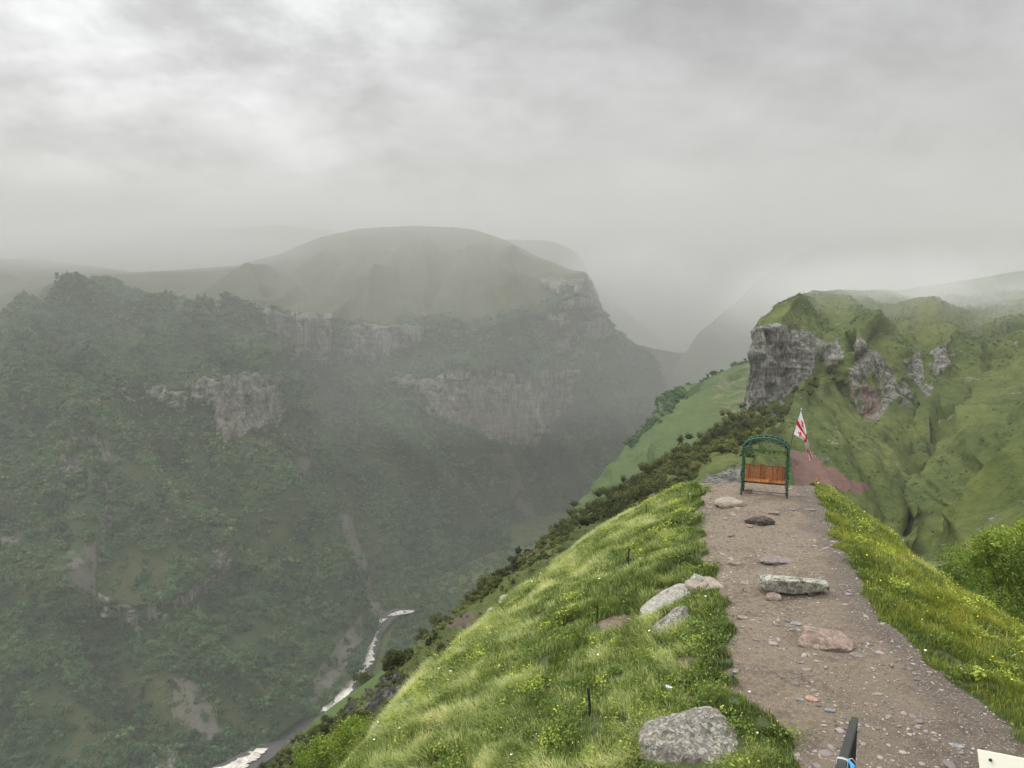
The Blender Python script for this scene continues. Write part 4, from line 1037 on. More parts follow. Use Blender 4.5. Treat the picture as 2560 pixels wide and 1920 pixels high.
STAKES = [(1476, 1790, .50, .026, -.04, 'thick black stake in the grass, nearest to us'),
    (1493, 1558, .42, .021, .0, 'black stake in the grass left of the bare patch, second nearest'),
    (1570, 1410, .42, .022, .02, 'black stake in the grass above the pale slabs, leaning slightly'),
    (1615, 1290, .40, .020, .0, 'thin black stake at the far upper edge of the grass'),
    (1151, 1622, .30, .014, .0, 'tiny black stake near the left rim of the grass slope')]
STAKE_XY = [G(s_[0], s_[1]) for s_ in STAKES]
def keep(x, y, margin=0.0):
    k = np.ones(len(x), bool)
    for g_ in STAKE_XY:
        k &= (np.hypot(x - g_.x + .05, (y - g_.y + .32) * .6) > .26) | (rng.uniform(size=len(x)) < .12)
    for rx_, ry_, a, b_, rz in ROCKS_XY:
        dx, dy = x - rx_, y - ry_; c, s = math.cos(rz), math.sin(rz)
        u, v = dx * c + dy * s, -dx * s + dy * c
        k &= (np.abs(u / a) ** 2.6 + np.abs(v / b_) ** 2.6) > 1
    for c, rx_, ry_ in bare_spots:
        d = np.hypot((x - c.x) / rx_, (y - c.y) / (ry_ * 2.2)) + (fbm(x * 3, y * 3, seed=215) - .5) * .9
        k &= (d > 1.0) | (rng.uniform(size=len(x)) < .04)
    return k

WAZ = math.radians(205)          # the wind lays the grass over to the left and towards us
for side, n in ((-1, 430000), (1, 170000)):
    x, y = grass_points(n, side)
    pm_ = pathmask(x, y); dens = fbm(x / .35, y / .35, oct=3, seed=400)
    kk = (pm_ + (rng.uniform(size=n) - .5) * .7 < .38) & keep(x, y) & (dens > .30)
    x, y = x[kk], y[kk]; n = len(x)
    z = gz(x, y)
    edge_ = np.minimum(np.abs(x - np.interp(y, KY, LEx)), np.abs(x - np.interp(y, KY, REx)))
    nearp = np.exp(-(edge_ / .7) ** 2)
    tall = smooth01((fbm(x / 1.1, y / 1.1, oct=3, seed=401) - .46) / .14) * (1 - nearp)
    L_ = (.10 + .12 * tall + rng.uniform(-.03, .13, n)) * (1 - .30 * nearp)
    az = WAZ + (fbm(x / .9, y / .9, oct=3, seed=402) - .5) * 5.0 + rng.normal(size=n) * (1.35 - .5 * tall)
    bend = np.clip(.65 + .6 * tall + rng.normal(size=n) * .35, .1, 2.0)
    wdt = .0072 * (y / 10.0) ** .75 * rng.uniform(.7, 1.4, n) + .001
    big = fbm(x / 2.4, y / 2.4, oct=4, seed=403); fine = fbm(x / .5, y / .5, oct=3, seed=404)
    if side < 0:
        lsx = np.interp(y, KY, LSx)
        outer_ = smooth01((np.interp(y, KY, LEx) - x) / np.maximum(1, np.interp(y, KY, LEx) - lsx))
        ti = .41 + .12 * outer_ + (big - .5) * .5 + (fine - .5) * .8 + .12 * tall - .16 * nearp
    else:
        gold = smooth01((x - np.interp(y, KY, REx) - .3) / 1.6)
        ti = .39 + .16 * gold + (big - .5) * .6 + (fine - .5) * .45 - .05 * nearp
    ti = np.clip(ti + rng.normal(size=n) * .15, 0, 1)
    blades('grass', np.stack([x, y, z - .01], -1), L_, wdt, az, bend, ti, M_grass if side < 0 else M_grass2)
    # seed-head stalks: thin, pale, longer
    ns = 26000 if side < 0 else 16000
    x, y = grass_points(ns, side); kk = (pathmask(x, y) < .1) & keep(x, y) & (fbm(x / 1.1, y / 1.1, oct=3, seed=401) > .46)
    x, y = x[kk], y[kk]; n = len(x)
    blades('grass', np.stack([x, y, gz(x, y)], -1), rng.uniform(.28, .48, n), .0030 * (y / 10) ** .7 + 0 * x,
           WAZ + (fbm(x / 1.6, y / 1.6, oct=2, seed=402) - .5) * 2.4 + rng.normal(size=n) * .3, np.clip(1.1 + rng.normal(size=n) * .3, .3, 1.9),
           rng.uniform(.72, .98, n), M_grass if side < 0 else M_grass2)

# herbs: small leaves close to the ground, dark near the path
M_herb = leafmat('herb_leaves', [(0.0, (0.035, 0.065, 0.014)), (0.4, (0.090, 0.150, 0.028)), (0.7, (0.17, 0.24, 0.035)), (1.0, (0.42, 0.50, 0.07))], trans=.3, rough=.5)
vs_, qs_, ts_ = [], [], []; off = 0
for side, nh in ((-1, 2400), (1, 600)):
    cx_, cy_2 = grass_points(nh, side)
    kk = (pathmask(cx_, cy_2) < .3) & keep(cx_, cy_2); cx_, cy_2 = cx_[kk], cy_2[kk]
    for x, y in zip(cx_, cy_2):
        edge_ = min(abs(x - np.interp(y, KY, LEx)), abs(x - np.interp(y, KY, REx)))
        lime = rng.uniform() < .06 and edge_ > .6
        if (edge_ > 1.1 or edge_ < .6) and not lime and rng.uniform() < .6: continue
        R_ = rng.uniform(.10, .28); n = int(120 * (R_ / .2) ** 2)
        d = rng.normal(size=(n, 2)) * R_ * .6; hz = rng.uniform(.03, .19 + .1 * lime, n)
        c = np.stack([x + d[:, 0], y + d[:, 1], 0 * hz], -1); c[:, 2] = gz(c[:, 0], c[:, 1]) + hz
        qv, qf = leaf_quads(c, n, .016 + .010 * (y / 14), rng, .9)
        tb = (.80 if lime else .50) + rng.normal() * .10
        vs_.append(qv); qs_.append(qf + off); off += len(qv); ts_.append(np.repeat(np.clip(tb + rng.normal(size=n) * .1 + (hz - .08) * 1.5, 0, 1), 4))
tag(make_mesh('herbs', np.concatenate(vs_), quads=np.concatenate(qs_), mat=M_herb, attrs={'tint': np.concatenate(ts_)}), kind='stuff')

# meadow flowers
mf, N, b = principled('flower_petals')
N.put(b.inputs['Base Color'], N.ramp(N.attr('tint'), [(0.0, (0.80, 0.62, 0.03)), (0.45, (0.78, 0.66, 0.08)), (0.55, (0.80, 0.80, 0.70)), (1.0, (0.85, 0.85, 0.78))])); b.inputs['Roughness'].default_value = .6
vs_, fs_, ts_ = [], [], []; off = 0
for side, nf in ((-1, 300), (1, 260)):
    x, y = grass_points(nf, side); kk = (pathmask(x, y) < .2) & keep(x, y) & (fbm(x / .8, y / .8, seed=420) > .42); x, y = x[kk], y[kk]
    for xi, yi in zip(x, y):
        white = rng.uniform() < (.32 if side < 0 else .10); r = rng.uniform(.010, .021) * (1.35 if white else 1.0); r *= (yi / 14) ** .4
        zc = float(gz(xi, yi)) + rng.uniform(.13, .30); tl = rng.normal(size=2) * .25
        k = 7; a = np.arange(k) / k * 2 * math.pi
        ring = np.stack([xi + r * np.cos(a), yi + r * np.sin(a), zc + r * (tl[0] * np.cos(a) + tl[1] * np.sin(a)) - .2 * r * (np.arange(k) % 2)], -1)
        vs_.append(np.concatenate([ring, [[xi, yi, zc + .006]]])); fs_.append(np.array([[i_, (i_ + 1) % k, k] for i_ in range(k)]) + off); off += k + 1
        ts_.append(np.full(k + 1, 1.0 if white else 0.0))
tag(make_mesh('flowers', np.concatenate(vs_), tris=np.concatenate(fs_), mat=mf, attrs={'tint': np.concatenate(ts_)}), kind='stuff')

# ================================================================== ROCKS
def rockmat(name, base, spots, dark, scale=5.0, amt=.5, yellow=0.0):
    m, N, b = principled(name)
    p = N.new('ShaderNodeTexCoord').outputs['Object']
    n = N.noise(p, scale, 8, .7, .3); n2 = N.noise(p, scale * 2.3, 9, .78, .7); n3 = N.noise(N.scalevec(p, (1, 1, 1), (4, 2, 7)), scale * 1.1, 8, .78)
    c = N.ramp(n, [(0.3, tuple(v * .55 for v in base)), (0.55, base), (0.75, tuple(min(1, v * 1.3) for v in base))])
    c = N.mix(N.lin(n2, .56 - .12 * amt, .60 - .10 * amt, 0, .9), c, spots)
    c = N.mix(N.lin(n3, .60 - .10 * amt, .66 - .10 * amt, 0, .85), c, dark)
    if yellow: c = N.mix(N.lin(N.noise(p, scale * 3.1, 7, .75), .58, .63, 0, yellow), c, (0.50, 0.47, 0.22))
    N.put(b.inputs['Base Color'], c); b.inputs['Roughness'].default_value = .82
    N.put(b.inputs['Normal'], N.bump(N.math('ADD', n, N.math('MULTIPLY', n2, .5)), .9, .04))
    return m
RM = {
 'lichen': rockmat('rock_lichen', (0.135, 0.125, 0.105), (0.34, 0.32, 0.26), (0.028, 0.026, 0.024), 5, .5, .5),
 'pale': rockmat('rock_pale', (0.30, 0.275, 0.235), (0.42, 0.42, 0.36), (0.07, 0.065, 0.055), 6, .35, .2),
 'sand': rockmat('rock_sandy', (0.28, 0.235, 0.18), (0.38, 0.335, 0.27), (0.20, 0.15, 0.12), 5, .15),
 'red': rockmat('rock_red', (0.235, 0.165, 0.13), (0.34, 0.27, 0.21), (0.10, 0.07, 0.06), 5, .3),
 'tan': rockmat('rock_tan', (0.42, 0.26, 0.17), (0.48, 0.32, 0.22), (0.25, 0.15, 0.10), 5, .1),
 'dark': rockmat('rock_dark', (0.055, 0.042, 0.036), (0.14, 0.11, 0.09), (0.02, 0.016, 0.015), 6, .3),
 'purple': rockmat('rock_purple', (0.19, 0.155, 0.135), (0.28, 0.24, 0.21), (0.09, 0.07, 0.068), 6, .2),
 'blue': rockmat('rock_blue_grey', (0.22, 0.23, 0.235), (0.38, 0.38, 0.36), (0.08, 0.08, 0.085), 6, .2),
 'log': rockmat('rock_log', (0.21, 0.195, 0.16), (0.42, 0.43, 0.34), (0.028, 0.026, 0.024), 4, .75, .25),
}

def rock_mesh(name, c, w, d, h, rz, box, mat, seed, tilt=(0, 0), amp=.1, sub=5, cuts=7):
    rng = np.random.default_rng(seed * 13 + 5)
    v, f = ICO[sub]; e = box
    r = (np.abs(v[:, 0]) ** e + np.abs(v[:, 1]) ** e + np.abs(v[:, 2]) ** e) ** (-1 / e)
    p = v * r[:, None]
    for _ in range(cuts):
        n = rng.normal(size=3); n /= np.linalg.norm(n); dd = rng.uniform(.72, .95) * (np.abs(n) ** 1.0).sum() ** .3
        s = p @ n; ex = np.maximum(0, s - dd * .86); p = p - n * ex[:, None] * .9
    s0 = seed * 7.3
    nn = fbm(p[:, 0] * 1.4 + s0, p[:, 1] * 1.4, p[:, 2] * 1.4, oct=6, seed=seed, gain=.55) - .5
    n2 = fbm(p[:, 0] * 6 + s0, p[:, 1] * 6, p[:, 2] * 6, oct=4, seed=seed + 3, ridged=True) - .5
    p = p * (1 + amp * 2.2 * nn + amp * .55 * n2)[:, None]
    p = p * np.array([w / 2, d / 2, h / 2])
    R = (Matrix.Rotation(rz, 3, 'Z') @ Matrix.Rotation(tilt[0], 3, 'X') @ Matrix.Rotation(tilt[1], 3, 'Y'))
    p = p @ np.array(R).T
    o = make_mesh(name, p, tris=f, mat=mat, smooth=True)
    o.location = c
    return o
for s_ in SPEC:
    c = s_['p'] + Vector((0, 0, s_['dz'] + s_['h'] * .12))
    o = rock_mesh(s_['name'], c, s_['w'], s_['d'], s_['h'], s_['rz'], s_['box'], RM[s_['mat']], s_['seed'], s_['tilt'], s_['amp'], s_['sub'])
    tag(o, s_['label'], s_['cat'] if s_['cat'] != 'boulder' or s_['name'] == 'boulder' else 'rock', 'stones on the path' if s_['cat'] == 'stone' else None)
# the log shaped stone seat, resting on smaller stones
c = LOGP + Vector((0, .15, .24))
o = rock_mesh('stone_bench', c, 1.56, .50, .36, -.10, 3.4, RM['log'], 33, (0.12, .06), .10, 6, 4)
tag(o, 'long log shaped grey green stone propped across the path as a seat', 'stone bench')
for k, (dx, dy, w_, d_, h_, mt, lb) in enumerate([(-.57, -.16, .44, .30, .16, 'red', 'flat red stone under the left end of the log shaped stone'),
                                              (.42, .10, .34, .30, .20, 'dark', 'dark stone wedged under the right end of the log shaped stone'),
                                              (-.35, .25, .4, .3, .2, 'dark', 'dark stone in the shade behind the red one, propping the log shaped stone')]):
    gx_, gy_ = LOGP.x + dx, LOGP.y + dy
    o = rock_mesh('stone', Vector((gx_, gy_, float(gz(gx_, gy_)) + h_ * .3)), w_, d_, h_, .1 * k, 3.4, RM[mt], 40 + k, sub=3)
    tag(o, lb, 'stone', 'stones on the path')
# pale rocks along the outer rim of the grass
for k, (px, py, Y, w_, h_, lb) in enumerate([
    (1449, 1372, 28.6, .40, .36, 'pale rock on the far left rim of the grass, larger of the pair there'),
    (1492, 1352, 29.2, .26, .22, 'small pale rock just right of the larger one on the far rim of the grass'),
    (1262, 1500, 25.4, .38, .34, 'pale grey rock half way along the left rim of the grass'),
    (1234, 1532, 24.8, .62, .30, 'flat whitish rock below the pale grey one on the rim of the grass'),
    (947, 1828, 17.2, .42, .40, 'pale rock standing at the bottom left edge of the grass slope'),
    (1200, 1555, 24.6, .30, .2, 'small dark lichened rock on the left rim below the flat whitish one')]):
    o = rock_mesh('boulder', at(px, py, Y), w_, w_ * .8, h_, .3 * k, 2.8, RM['pale' if k < 5 else 'lichen'], 70 + k, sub=5, amp=.12)
    tag(o, lb, 'boulder', 'rocks on the rim of the grass')

# flat stones trodden into the path
rng = np.random.default_rng(123)
n = 1700
y = 9 * (28.2 / 9) ** rng.uniform(size=n); x = np.interp(y, KY, LEx) + (np.interp(y, KY, REx) - np.interp(y, KY, LEx)) * rng.uniform(size=n)
kk = (pathmask(x, y) > .6) & (fbm(x / .9, y / .9, oct=3, seed=440) > .47); x, y = x[kk], y[kk]; n = len(x)
tv, tf = ICO[2]; sz = .026 * np.exp(rng.normal(size=n) * .42)
q = tv[None] * rng.uniform(.75, 1.25, (n, len(tv), 1)) * (rng.uniform(.6, 1.5, (n, 1, 3)) * np.array([1.2, 1, .34])) * sz[:, None, None]
an = rng.uniform(0, 6.28, n)[:, None]
V_ = np.stack([q[..., 0] * np.cos(an) - q[..., 1] * np.sin(an) + x[:, None], q[..., 0] * np.sin(an) + q[..., 1] * np.cos(an) + y[:, None], q[..., 2] + (gz(x, y) + .002)[:, None]], -1)
m, N, b = principled('embedded_stones')
N.put(b.inputs['Base Color'], N.ramp(N.attr('tint'), [(0, (.10, .09, .085)), (.3, (.17, .145, .13)), (.6, (.24, .205, .18)), (.8, (.30, .26, .22)), (.9, (.22, .16, .13)), (1.0, (.36, .32, .28))])); b.inputs['Roughness'].default_value = .7
tag(make_mesh('stones', V_.reshape(-1, 3), tris=(tf[None] + np.arange(n)[:, None, None] * len(tv)).reshape(-1, 3), mat=m, attrs={'tint': np.repeat(rng.uniform(size=n), len(tv))}), kind='stuff')

# loose gravel and pebbles
rng = np.random.default_rng(99)
n = 42000
y = 8.5 * (28.2 / 8.5) ** rng.uniform(size=n); a = np.interp(y, KY, LEx) - .1; b_ = np.interp(y, KY, REx) + .1
x = a + (b_ - a) * rng.uniform(size=n)
gv = smooth01((14.6 - y + (x - 6) * .9 + 6 * (fbm(x / 1.4, y / 1.4, oct=4, seed=210) - .5)) / 5.0)
kk = (rng.uniform(size=n) < .32 + .68 * gv) & (pathmask(x, y) > .4); x, y = x[kk], y[kk]; n = len(x)
tv, tf = ICO[1]; 
sz = .0055 * np.exp(rng.normal(size=n) * .5) * (y / 12) ** .5; sz = np.minimum(np.where(rng.uniform(size=n) < .05, sz * 2.8, sz), .024)
tv = ICO[1][0][:12] if False else ICO[1][0]
shape = rng.uniform(.6, 1.4, (n, 1, 3)) * np.array([1.2, 1, .45]); wob = rng.uniform(.8, 1.2, (n, len(tv), 1))
an = rng.uniform(0, 6.28, n)[:, None]; q = tv[None] * wob * shape * sz[:, None, None]
X_ = q[..., 0] * np.cos(an) - q[..., 1] * np.sin(an) + x[:, None]; Y2 = q[..., 0] * np.sin(an) + q[..., 1] * np.cos(an) + y[:, None]
Z_ = q[..., 2] + (gz(x, y) + sz * .2)[:, None]
ti = np.repeat(rng.uniform(size=n), len(tv))
m, N, b = principled('gravel')
N.put(b.inputs['Base Color'], N.ramp(N.attr('tint'), [(0, (.07, .063, .058)), (.3, (.145, .13, .115)), (.6, (.25, .22, .20)), (.8, (.33, .29, .24)), (.88, (.30, .17, .13)), (.95, (.50, .47, .43)), (1.0, (.72, .70, .66))])); b.inputs['Roughness'].default_value = .55
tag(make_mesh('gravel', np.stack([X_, Y2, Z_], -1).reshape(-1, 3), tris=(tf[None] + np.arange(n)[:, None, None] * len(tv)).reshape(-1, 3), mat=m, attrs={'tint': ti}), kind='stuff')

# ================================================================== ARCHED BENCH
M_green = simple('green_paint', (0.018, 0.095, 0.045), .4, var=.35, scale=20)
M_dark = simple('dark_metal', (0.02, 0.022, 0.02), .5, var=.3, scale=20)
mw, N, b = principled('varnished_wood')
p = N.new('ShaderNodeTexCoord').outputs['Object']
wn = N.noise(N.scalevec(p, (14, 14, 1.6)), 2.2, 6, .65, .8)
wc = N.ramp(wn, [(0.3, (0.13, 0.040, 0.014)), (0.5, (0.33, 0.115, 0.030)), (0.72, (0.52, 0.23, 0.065))])
wc = N.mix(1.0, wc, N.ramp(N.attr('tint'), [(0, (.55, .50, .48)), (1, (1.2, 1.15, 1.05))]), 'MULTIPLY')
N.put(b.inputs['Base Color'], wc); b.inputs['Roughness'].default_value = .35
M_wood = mw
PLb, PRb = PZ(1855, 1240), PZ(1965, 1250)
cb = (PLb + PRb) / 2; wid = float(np.hypot(*(PRb - PLb)[:2])); rz = math.atan2(PRb[1] - PLb[1], PRb[0] - PLb[0])
wid = min(max(wid, 1.45), 1.7)
bench = empty('arched_bench', (cb[0], cb[1], float(gz(cb[0], cb[1])) + .0), rz)
tag(bench, 'green metal arch bench with orange wooden planks at the end of the path', 'bench')
hw = wid / 2; DPH = .50; zs_ = 1.60; zt = 2.02
def arch_pts(yo, dz=0.0):
    pts = []
    for k in range(25):
        a = math.pi * k / 24; pts.append((-(hw + .01) * math.cos(a), yo, zs_ + dz + (zt - zs_) * math.sin(a) ** .85))
    return pts
for yo in (0, DPH):
    for sx_ in (-1, 1):
        mb = MB(); mb.tube([(sx_ * (hw + .04 * (yo == 0)), yo, -.12), (sx_ * hw, yo, .5), (sx_ * (hw + .01), yo, zs_)], .034, 8); mb.build('post', M_green, bench)
    mb = MB(); mb.tube(arch_pts(yo), .028, 8); mb.build('arch', M_green, bench)
for k in range(1, 24, 2):
    p0, p1 = arch_pts(0)[k], arch_pts(DPH)[k]; mb = MB(); mb.tube([p0, p1], .010, 6); mb.build('rung', M_green, bench)
for sx_ in (-1, 1):
    for z_ in (.25, .62, .95, 1.28, 1.58): mb = MB(); mb.tube([(sx_ * hw, 0, z_), (sx_ * hw, DPH, z_)], .012, 6); mb.build('rung', M_green, bench)
mb = MB(); mb.tube([(-hw, 0, zs_ + .01), (hw, 0, zs_ - .015)], .014, 8); mb.build('crossbar', M_green, bench)
mb = MB(); mb.box((0, .02, .415), (2 * hw - .04, .04, .05)); mb.box((0, .46, .43), (2 * hw - .04, .04, .04)); mb.tube([(-hw, .02, .10), (hw, .02, .10)], .012, 6)
mb.tube([(-hw, DPH, .92), (hw, DPH, .92)], .014, 6); mb.build('seat_frame', M_dark, bench)
rr = random.Random(5)
mb = MB(); ns = 10; W_ = (2 * hw - .09)
for k in range(ns):
    mb.cur = rr.random(); mb.box((-W_ / 2 + (k + .5) * W_ / ns, .225, .452), (W_ / ns - .012, .47, .022))
mb.build('seat', M_wood, bench)
mb = MB(); nb = 17
for k in range(nb):
    mb.cur = rr.random(); x_ = -W_ / 2 + (k + .5) * W_ / nb; h_ = .50 + .035 * math.cos((k + .5) / nb * 2 * math.pi * 2.5) ; hw2 = (W_ / nb - .006) / 2
    y0 = .43; y1 = .50
    v = []
    for (zz, yy_) in ((.46, y0), (.46 + h_ - .02, y1), (.46 + h_, y1)):
        ww = hw2 if zz < .46 + h_ - .001 else hw2 * .6
        for (dx, dy) in ((-ww, -.009), (ww, -.009), (ww, .009), (-ww, .009)): v.append((x_ + dx, yy_ + dy, zz))
    mb.add(v, [(0, 3, 2, 1), (0, 1, 5, 4), (1, 2, 6, 5), (2, 3, 7, 6), (3, 0, 4, 7), (4, 5, 9, 8), (5, 6, 10, 9), (6, 7, 11, 10), (7, 4, 8, 11), (8, 9, 10, 11)])
mb.build('backrest', M_wood, bench)
for sx_ in (-1, 1):
    mb = MB(); mb.box((sx_ * (hw + .03), .22, .78), (.06, .46, .035)); mb.box((sx_ * (hw + .035), .0, .70), (.085, .06, .19)); mb.build('armrest', M_green, bench)

def garland(name, paths, n, leaf, spread, stops, drop=0.0, seed=0):
    rng = np.random.default_rng(seed); pts = []
    for path in paths:
        a = np.array(path); s = np.concatenate([[0], np.cumsum(np.linalg.norm(np.diff(a, axis=0), axis=1))]); t = rng.uniform(0, s[-1], n // len(paths))
        pts.append(np.stack([np.interp(t, s, a[:, i]) for i in range(3)], -1))
    c = np.concatenate(pts); c = c + rng.normal(size=c.shape) * spread; c[:, 2] -= np.abs(rng.normal(size=len(c))) * drop
    qv, qf = leaf_quads(c, len(c), leaf, rng, 0)
    return make_mesh(name, qv, quads=qf, mat=leafmat(name + '_leaves', stops, .15, .5), attrs={'tint': np.repeat(rng.uniform(size=len(c)), 4)}, parent=bench)
garland('flower_garland', [arch_pts(0, -.05)[2:23], arch_pts(DPH, .0)[2:23]], 1500, .022, .028, [(0, (.010, .028, .030)), (.5, (.022, .06, .06)), (.8, (.035, .09, .14)), (.95, (.20, .30, .30)), (1, (.35, .42, .45))], .05, 1)
garland('hanging_vine', [[(-hw, 0, zs_), (hw, 0, zs_ - .02)]], 950, .022, .020, [(0, (.05, .09, .02)), (.6, (.12, .18, .04)), (1, (.34, .42, .14))], .075, 2)
garland('post_vine', [[(-hw - .02, 0, .05), (-hw, 0, .6), (-hw, 0, zs_)], [(hw + .02, 0, .05), (hw, 0, .6), (hw, 0, zs_)]], 1900, .022, .026, [(0, (.010, .035, .018)), (.6, (.028, .085, .038)), (.82, (.08, .17, .08)), (.92, (.30, .40, .33)), (1, (.5, .55, .48))], 0.0, 3)
garland('post_vine', [[(hw, DPH, .2), (hw, DPH, zs_)], [(hw + .03, .2, .3), (hw + .05, .15, 1.3)]], 620, .019, .03, [(0, (.02, .08, .06)), (.6, (.05, .14, .10)), (.9, (.14, .26, .22)), (1, (.45, .5, .46))], 0.0, 4)

# ================================================================== FLAG
YF = cb[1] + .25
fl_top, fl_mid, fl_bot = at(2003, 1024, YF), at(1983, 1085, YF), at(1974, 1131, YF)
fl_low = at(1966, 1165, YF)
flag = empty('flag', tuple(fl_low)); tag(flag, 'white flag with red crosses on a thin slanting pole at the bench', 'flag')
def loc_(v): return tuple(Vector(v) - Vector(fl_low))
mb = MB(); mb.tube([loc_(fl_low), loc_(fl_mid), loc_(fl_top)], .011, 8); mb.build('pole', M_dark, flag)
mb = MB(); mb.tube([loc_(fl_top + Vector((0, 0, -.01))), loc_(fl_top + Vector((.006, 0, .02))), loc_(fl_top + Vector((.01, 0, .05)))], [.018, .024, .008], 8)
mb.build('finial', simple('pole_tip', (.7, .7, .68), .4), flag)
Tc = np.array([(2002.5, 1026), (2006, 1042), (2011.5, 1062), (2016, 1082), (2019, 1098), (2023, 1115), (2027, 1130), (2033, 1143)], float)
Bc = np.array([(1983, 1084.5), (1993, 1091), (2003, 1096), (2012, 1100.5), (2013, 1108), (2017, 1124), (2020.5, 1137), (2024, 1152)], float)
nu, nv = 150, 100
u = np.linspace(0, 1, nu); v = np.linspace(0, 1, nv); k = np.linspace(0, 1, len(Tc))
T_ = np.stack([np.interp(u, k, Tc[:, i]) for i in range(2)], -1); B_ = np.stack([np.interp(u, k, Bc[:, i]) for i in range(2)], -1)
T_ = blur(T_, 20, 0); B_ = blur(B_, 20, 0)
U, V_ = np.meshgrid(u, v)
Pq = T_[None] * (1 - V_[..., None]) + B_[None] * V_[..., None]
fold = np.sin(V_ * math.pi * (2.2 + 2.2 * U) + U * 2.0) * .13 * smooth01(U / .45) + .02 * np.sin(U * 14 + V_ * 5)
wld = W3(Pq[..., 0] + np.cos(V_ * math.pi * 2.5 + U * 3) * 1.3 * smooth01(U / .5), Pq[..., 1], YF - .02 - fold)
wl = wld - np.array(fl_low)
uq, vq = (U[:-1, :-1] + U[1:, 1:]) / 2, (V_[:-1, :-1] + V_[1:, 1:]) / 2
ax, ay = uq * 1.5, vq                     # proportions 3:2
red = (np.abs(ay - .5) < .1) | (np.abs(ax - .75) < .1)
for cx_, cy_2 in ((.325, .2), (.325, .8), (1.175, .2), (1.175, .8)):
    dx, dy = np.abs(ax - cx_), np.abs(ay - cy_2)
    red |= ((dx < .03 + dy * .16) & (dy < .12)) | ((dy < .03 + dx * .16) & (dx < .12))
cl_w = leafmat('flag_white', [(0, (.82, .80, .80)), (1, (.82, .80, .80))], .25, .8, .1); cl_r = leafmat('flag_red', [(0, (.62, .02, .035)), (1, (.62, .02, .035))], .25, .8, .1)
make_mesh('cloth', wl.reshape(-1, 3), quads=grid_quads(nv, nu), mats=[cl_w, cl_r], mi=red.ravel().astype(int), smooth=True, attrs={'tint': np.zeros(nu * nv)}, parent=flag)

# ================================================================== STAKES
M_stake = simple('black_stake', (0.012, 0.012, 0.012), .6, var=.4, scale=30)
for k, (px, py, h_, r_, ln, lb) in enumerate(STAKES):
    g_ = G(px, py); mb = MB()
    mb.tube([(0, 0, -.12), (ln * .5, 0, h_ * .5), (ln, 0, h_)], [r_, r_ * .95, r_ * .85], 7)
    mb.tube([(ln, 0, h_ - .005), (ln, 0, h_ + .02)], [r_ * 1.0, r_ * .5], 7)
    o = mb.build('stake', M_stake); o.location = g_; tag(o, lb, 'stake', 'black stakes on the grass slope')

# ================================================================== HANDRAIL, BOARD, LITTER, PLANT
M_rail = simple('black_steel', (0.028, 0.029, 0.032), .38, var=.15, scale=10)
A0 = at(2137.5, 1793, 5.06); A1 = at(2103, 1908, 3.62); dA = (A1 - A0); A2 = A0 + dA * 2.2
rail = empty('handrail', (A0.x, A0.y, 0)); tag(rail, 'black square steel handrail slanting up from the path at the bottom edge', 'handrail')
d_ = dA.normalized(); side_ = d_.cross(Vector((0, 0, 1))).normalized(); up_ = side_.cross(d_)
R_ = Matrix((side_, d_, up_)).transposed()
mb = MB(); mid_ = (A0 + A2) / 2 - Vector(rail.location); Lr = (A2 - A0).length
mb.box(mid_ - up_ * .02, (.042, Lr, .042), R_); mb.build('rail', M_rail, rail)
mb = MB(); mb.box(Vector((.0, .022, A0.z / 2 - .04)), (.042, .042, A0.z - .02)); mb.build('post', M_rail, rail)
B2 = A0 + dA * 2.05 - Vector(rail.location); mb = MB(); mb.box(Vector((B2.x, B2.y, B2.z / 2 - .03)), (.042, .042, B2.z - .02)); mb.build('post', M_rail, rail)
lowm = (A0 + A2) / 2 - Vector(rail.location) + Vector((0, 0, -.5)); mb = MB(); mb.box(lowm, (.03, Lr, .03), R_); mb.build('lower_rail', M_rail, rail)
cq = A0 + dA * .93 - Vector(rail.location) - up_ * .02
mb = MB()
for s_, tl in ((0, .2), (.02, -.25), (.035, .1)):
    ring = []
    for k in range(17):
        a = 2 * math.pi * k / 16; q = max(abs(math.cos(a)), abs(math.sin(a)))
        ring.append(cq + d_ * (s_ + tl * .03 * math.cos(a)) + side_ * (math.cos(a) / q ** .7 * .026) + up_ * (math.sin(a) / q ** .7 * .026))
    mb.tube(ring, .0022, 5, cap=False)
mb.tube([cq - side_ * .026 + up_ * .024, cq - side_ * .045 + up_ * .03 - d_ * .02, cq - side_ * .06 + up_ * .012 - d_ * .03], .002, 5)
mb.build('wire_tie', simple('white_wire', (.6, .6, .58), .4), rail)
mb = MB(); mb.tube([cq - side_ * .024 + up_ * .02, cq - side_ * .05 - up_ * .0 + d_ * .02, cq - side_ * .045 - up_ * .03 + d_ * .05, cq - side_ * .055 - up_ * .05 + d_ * .03], [.008, .014, .011, .006], 7)
mb.build('ribbon', simple('blue_ribbon', (.03, .25, .55), .4), rail)

# cream board
S0, S1 = at(2444, 1873, 2.95), at(2660, 1915, 2.70)
board = empty('notice_board', (float((S0.x + S1.x) / 2), float((S0.y + S1.y) / 2), 0)); tag(board, 'blank cream board corner on a post in the bottom right corner', 'board')
e1 = (S1 - S0).normalized(); nrm = e1.cross(Vector((0, -.35, -1))).normalized(); e2 = nrm.cross(e1).normalized()
if e2.z > 0: e2 = -e2
Wb, Hb = .56, .40; ctr = S0 + e1 * Wb / 2 + e2 * Hb / 2 - Vector(board.location)
Rb = Matrix((e1, e2, e1.cross(e2))).transposed()
mb = MB(); mb.box(ctr, (Wb, Hb, .006), Rb); mb.build('panel', simple('cream_paint', (0.93, 0.90, 0.76), .55, var=.03, scale=2), board)
mb = MB(); nb_ = e1.cross(e2); nb_ = nb_ if nb_.z < 0 else -nb_
mb.box(ctr + nb_ * .018, (Wb - .06, Hb - .06, .02), Rb); mb.build('backing', M_rail, board)
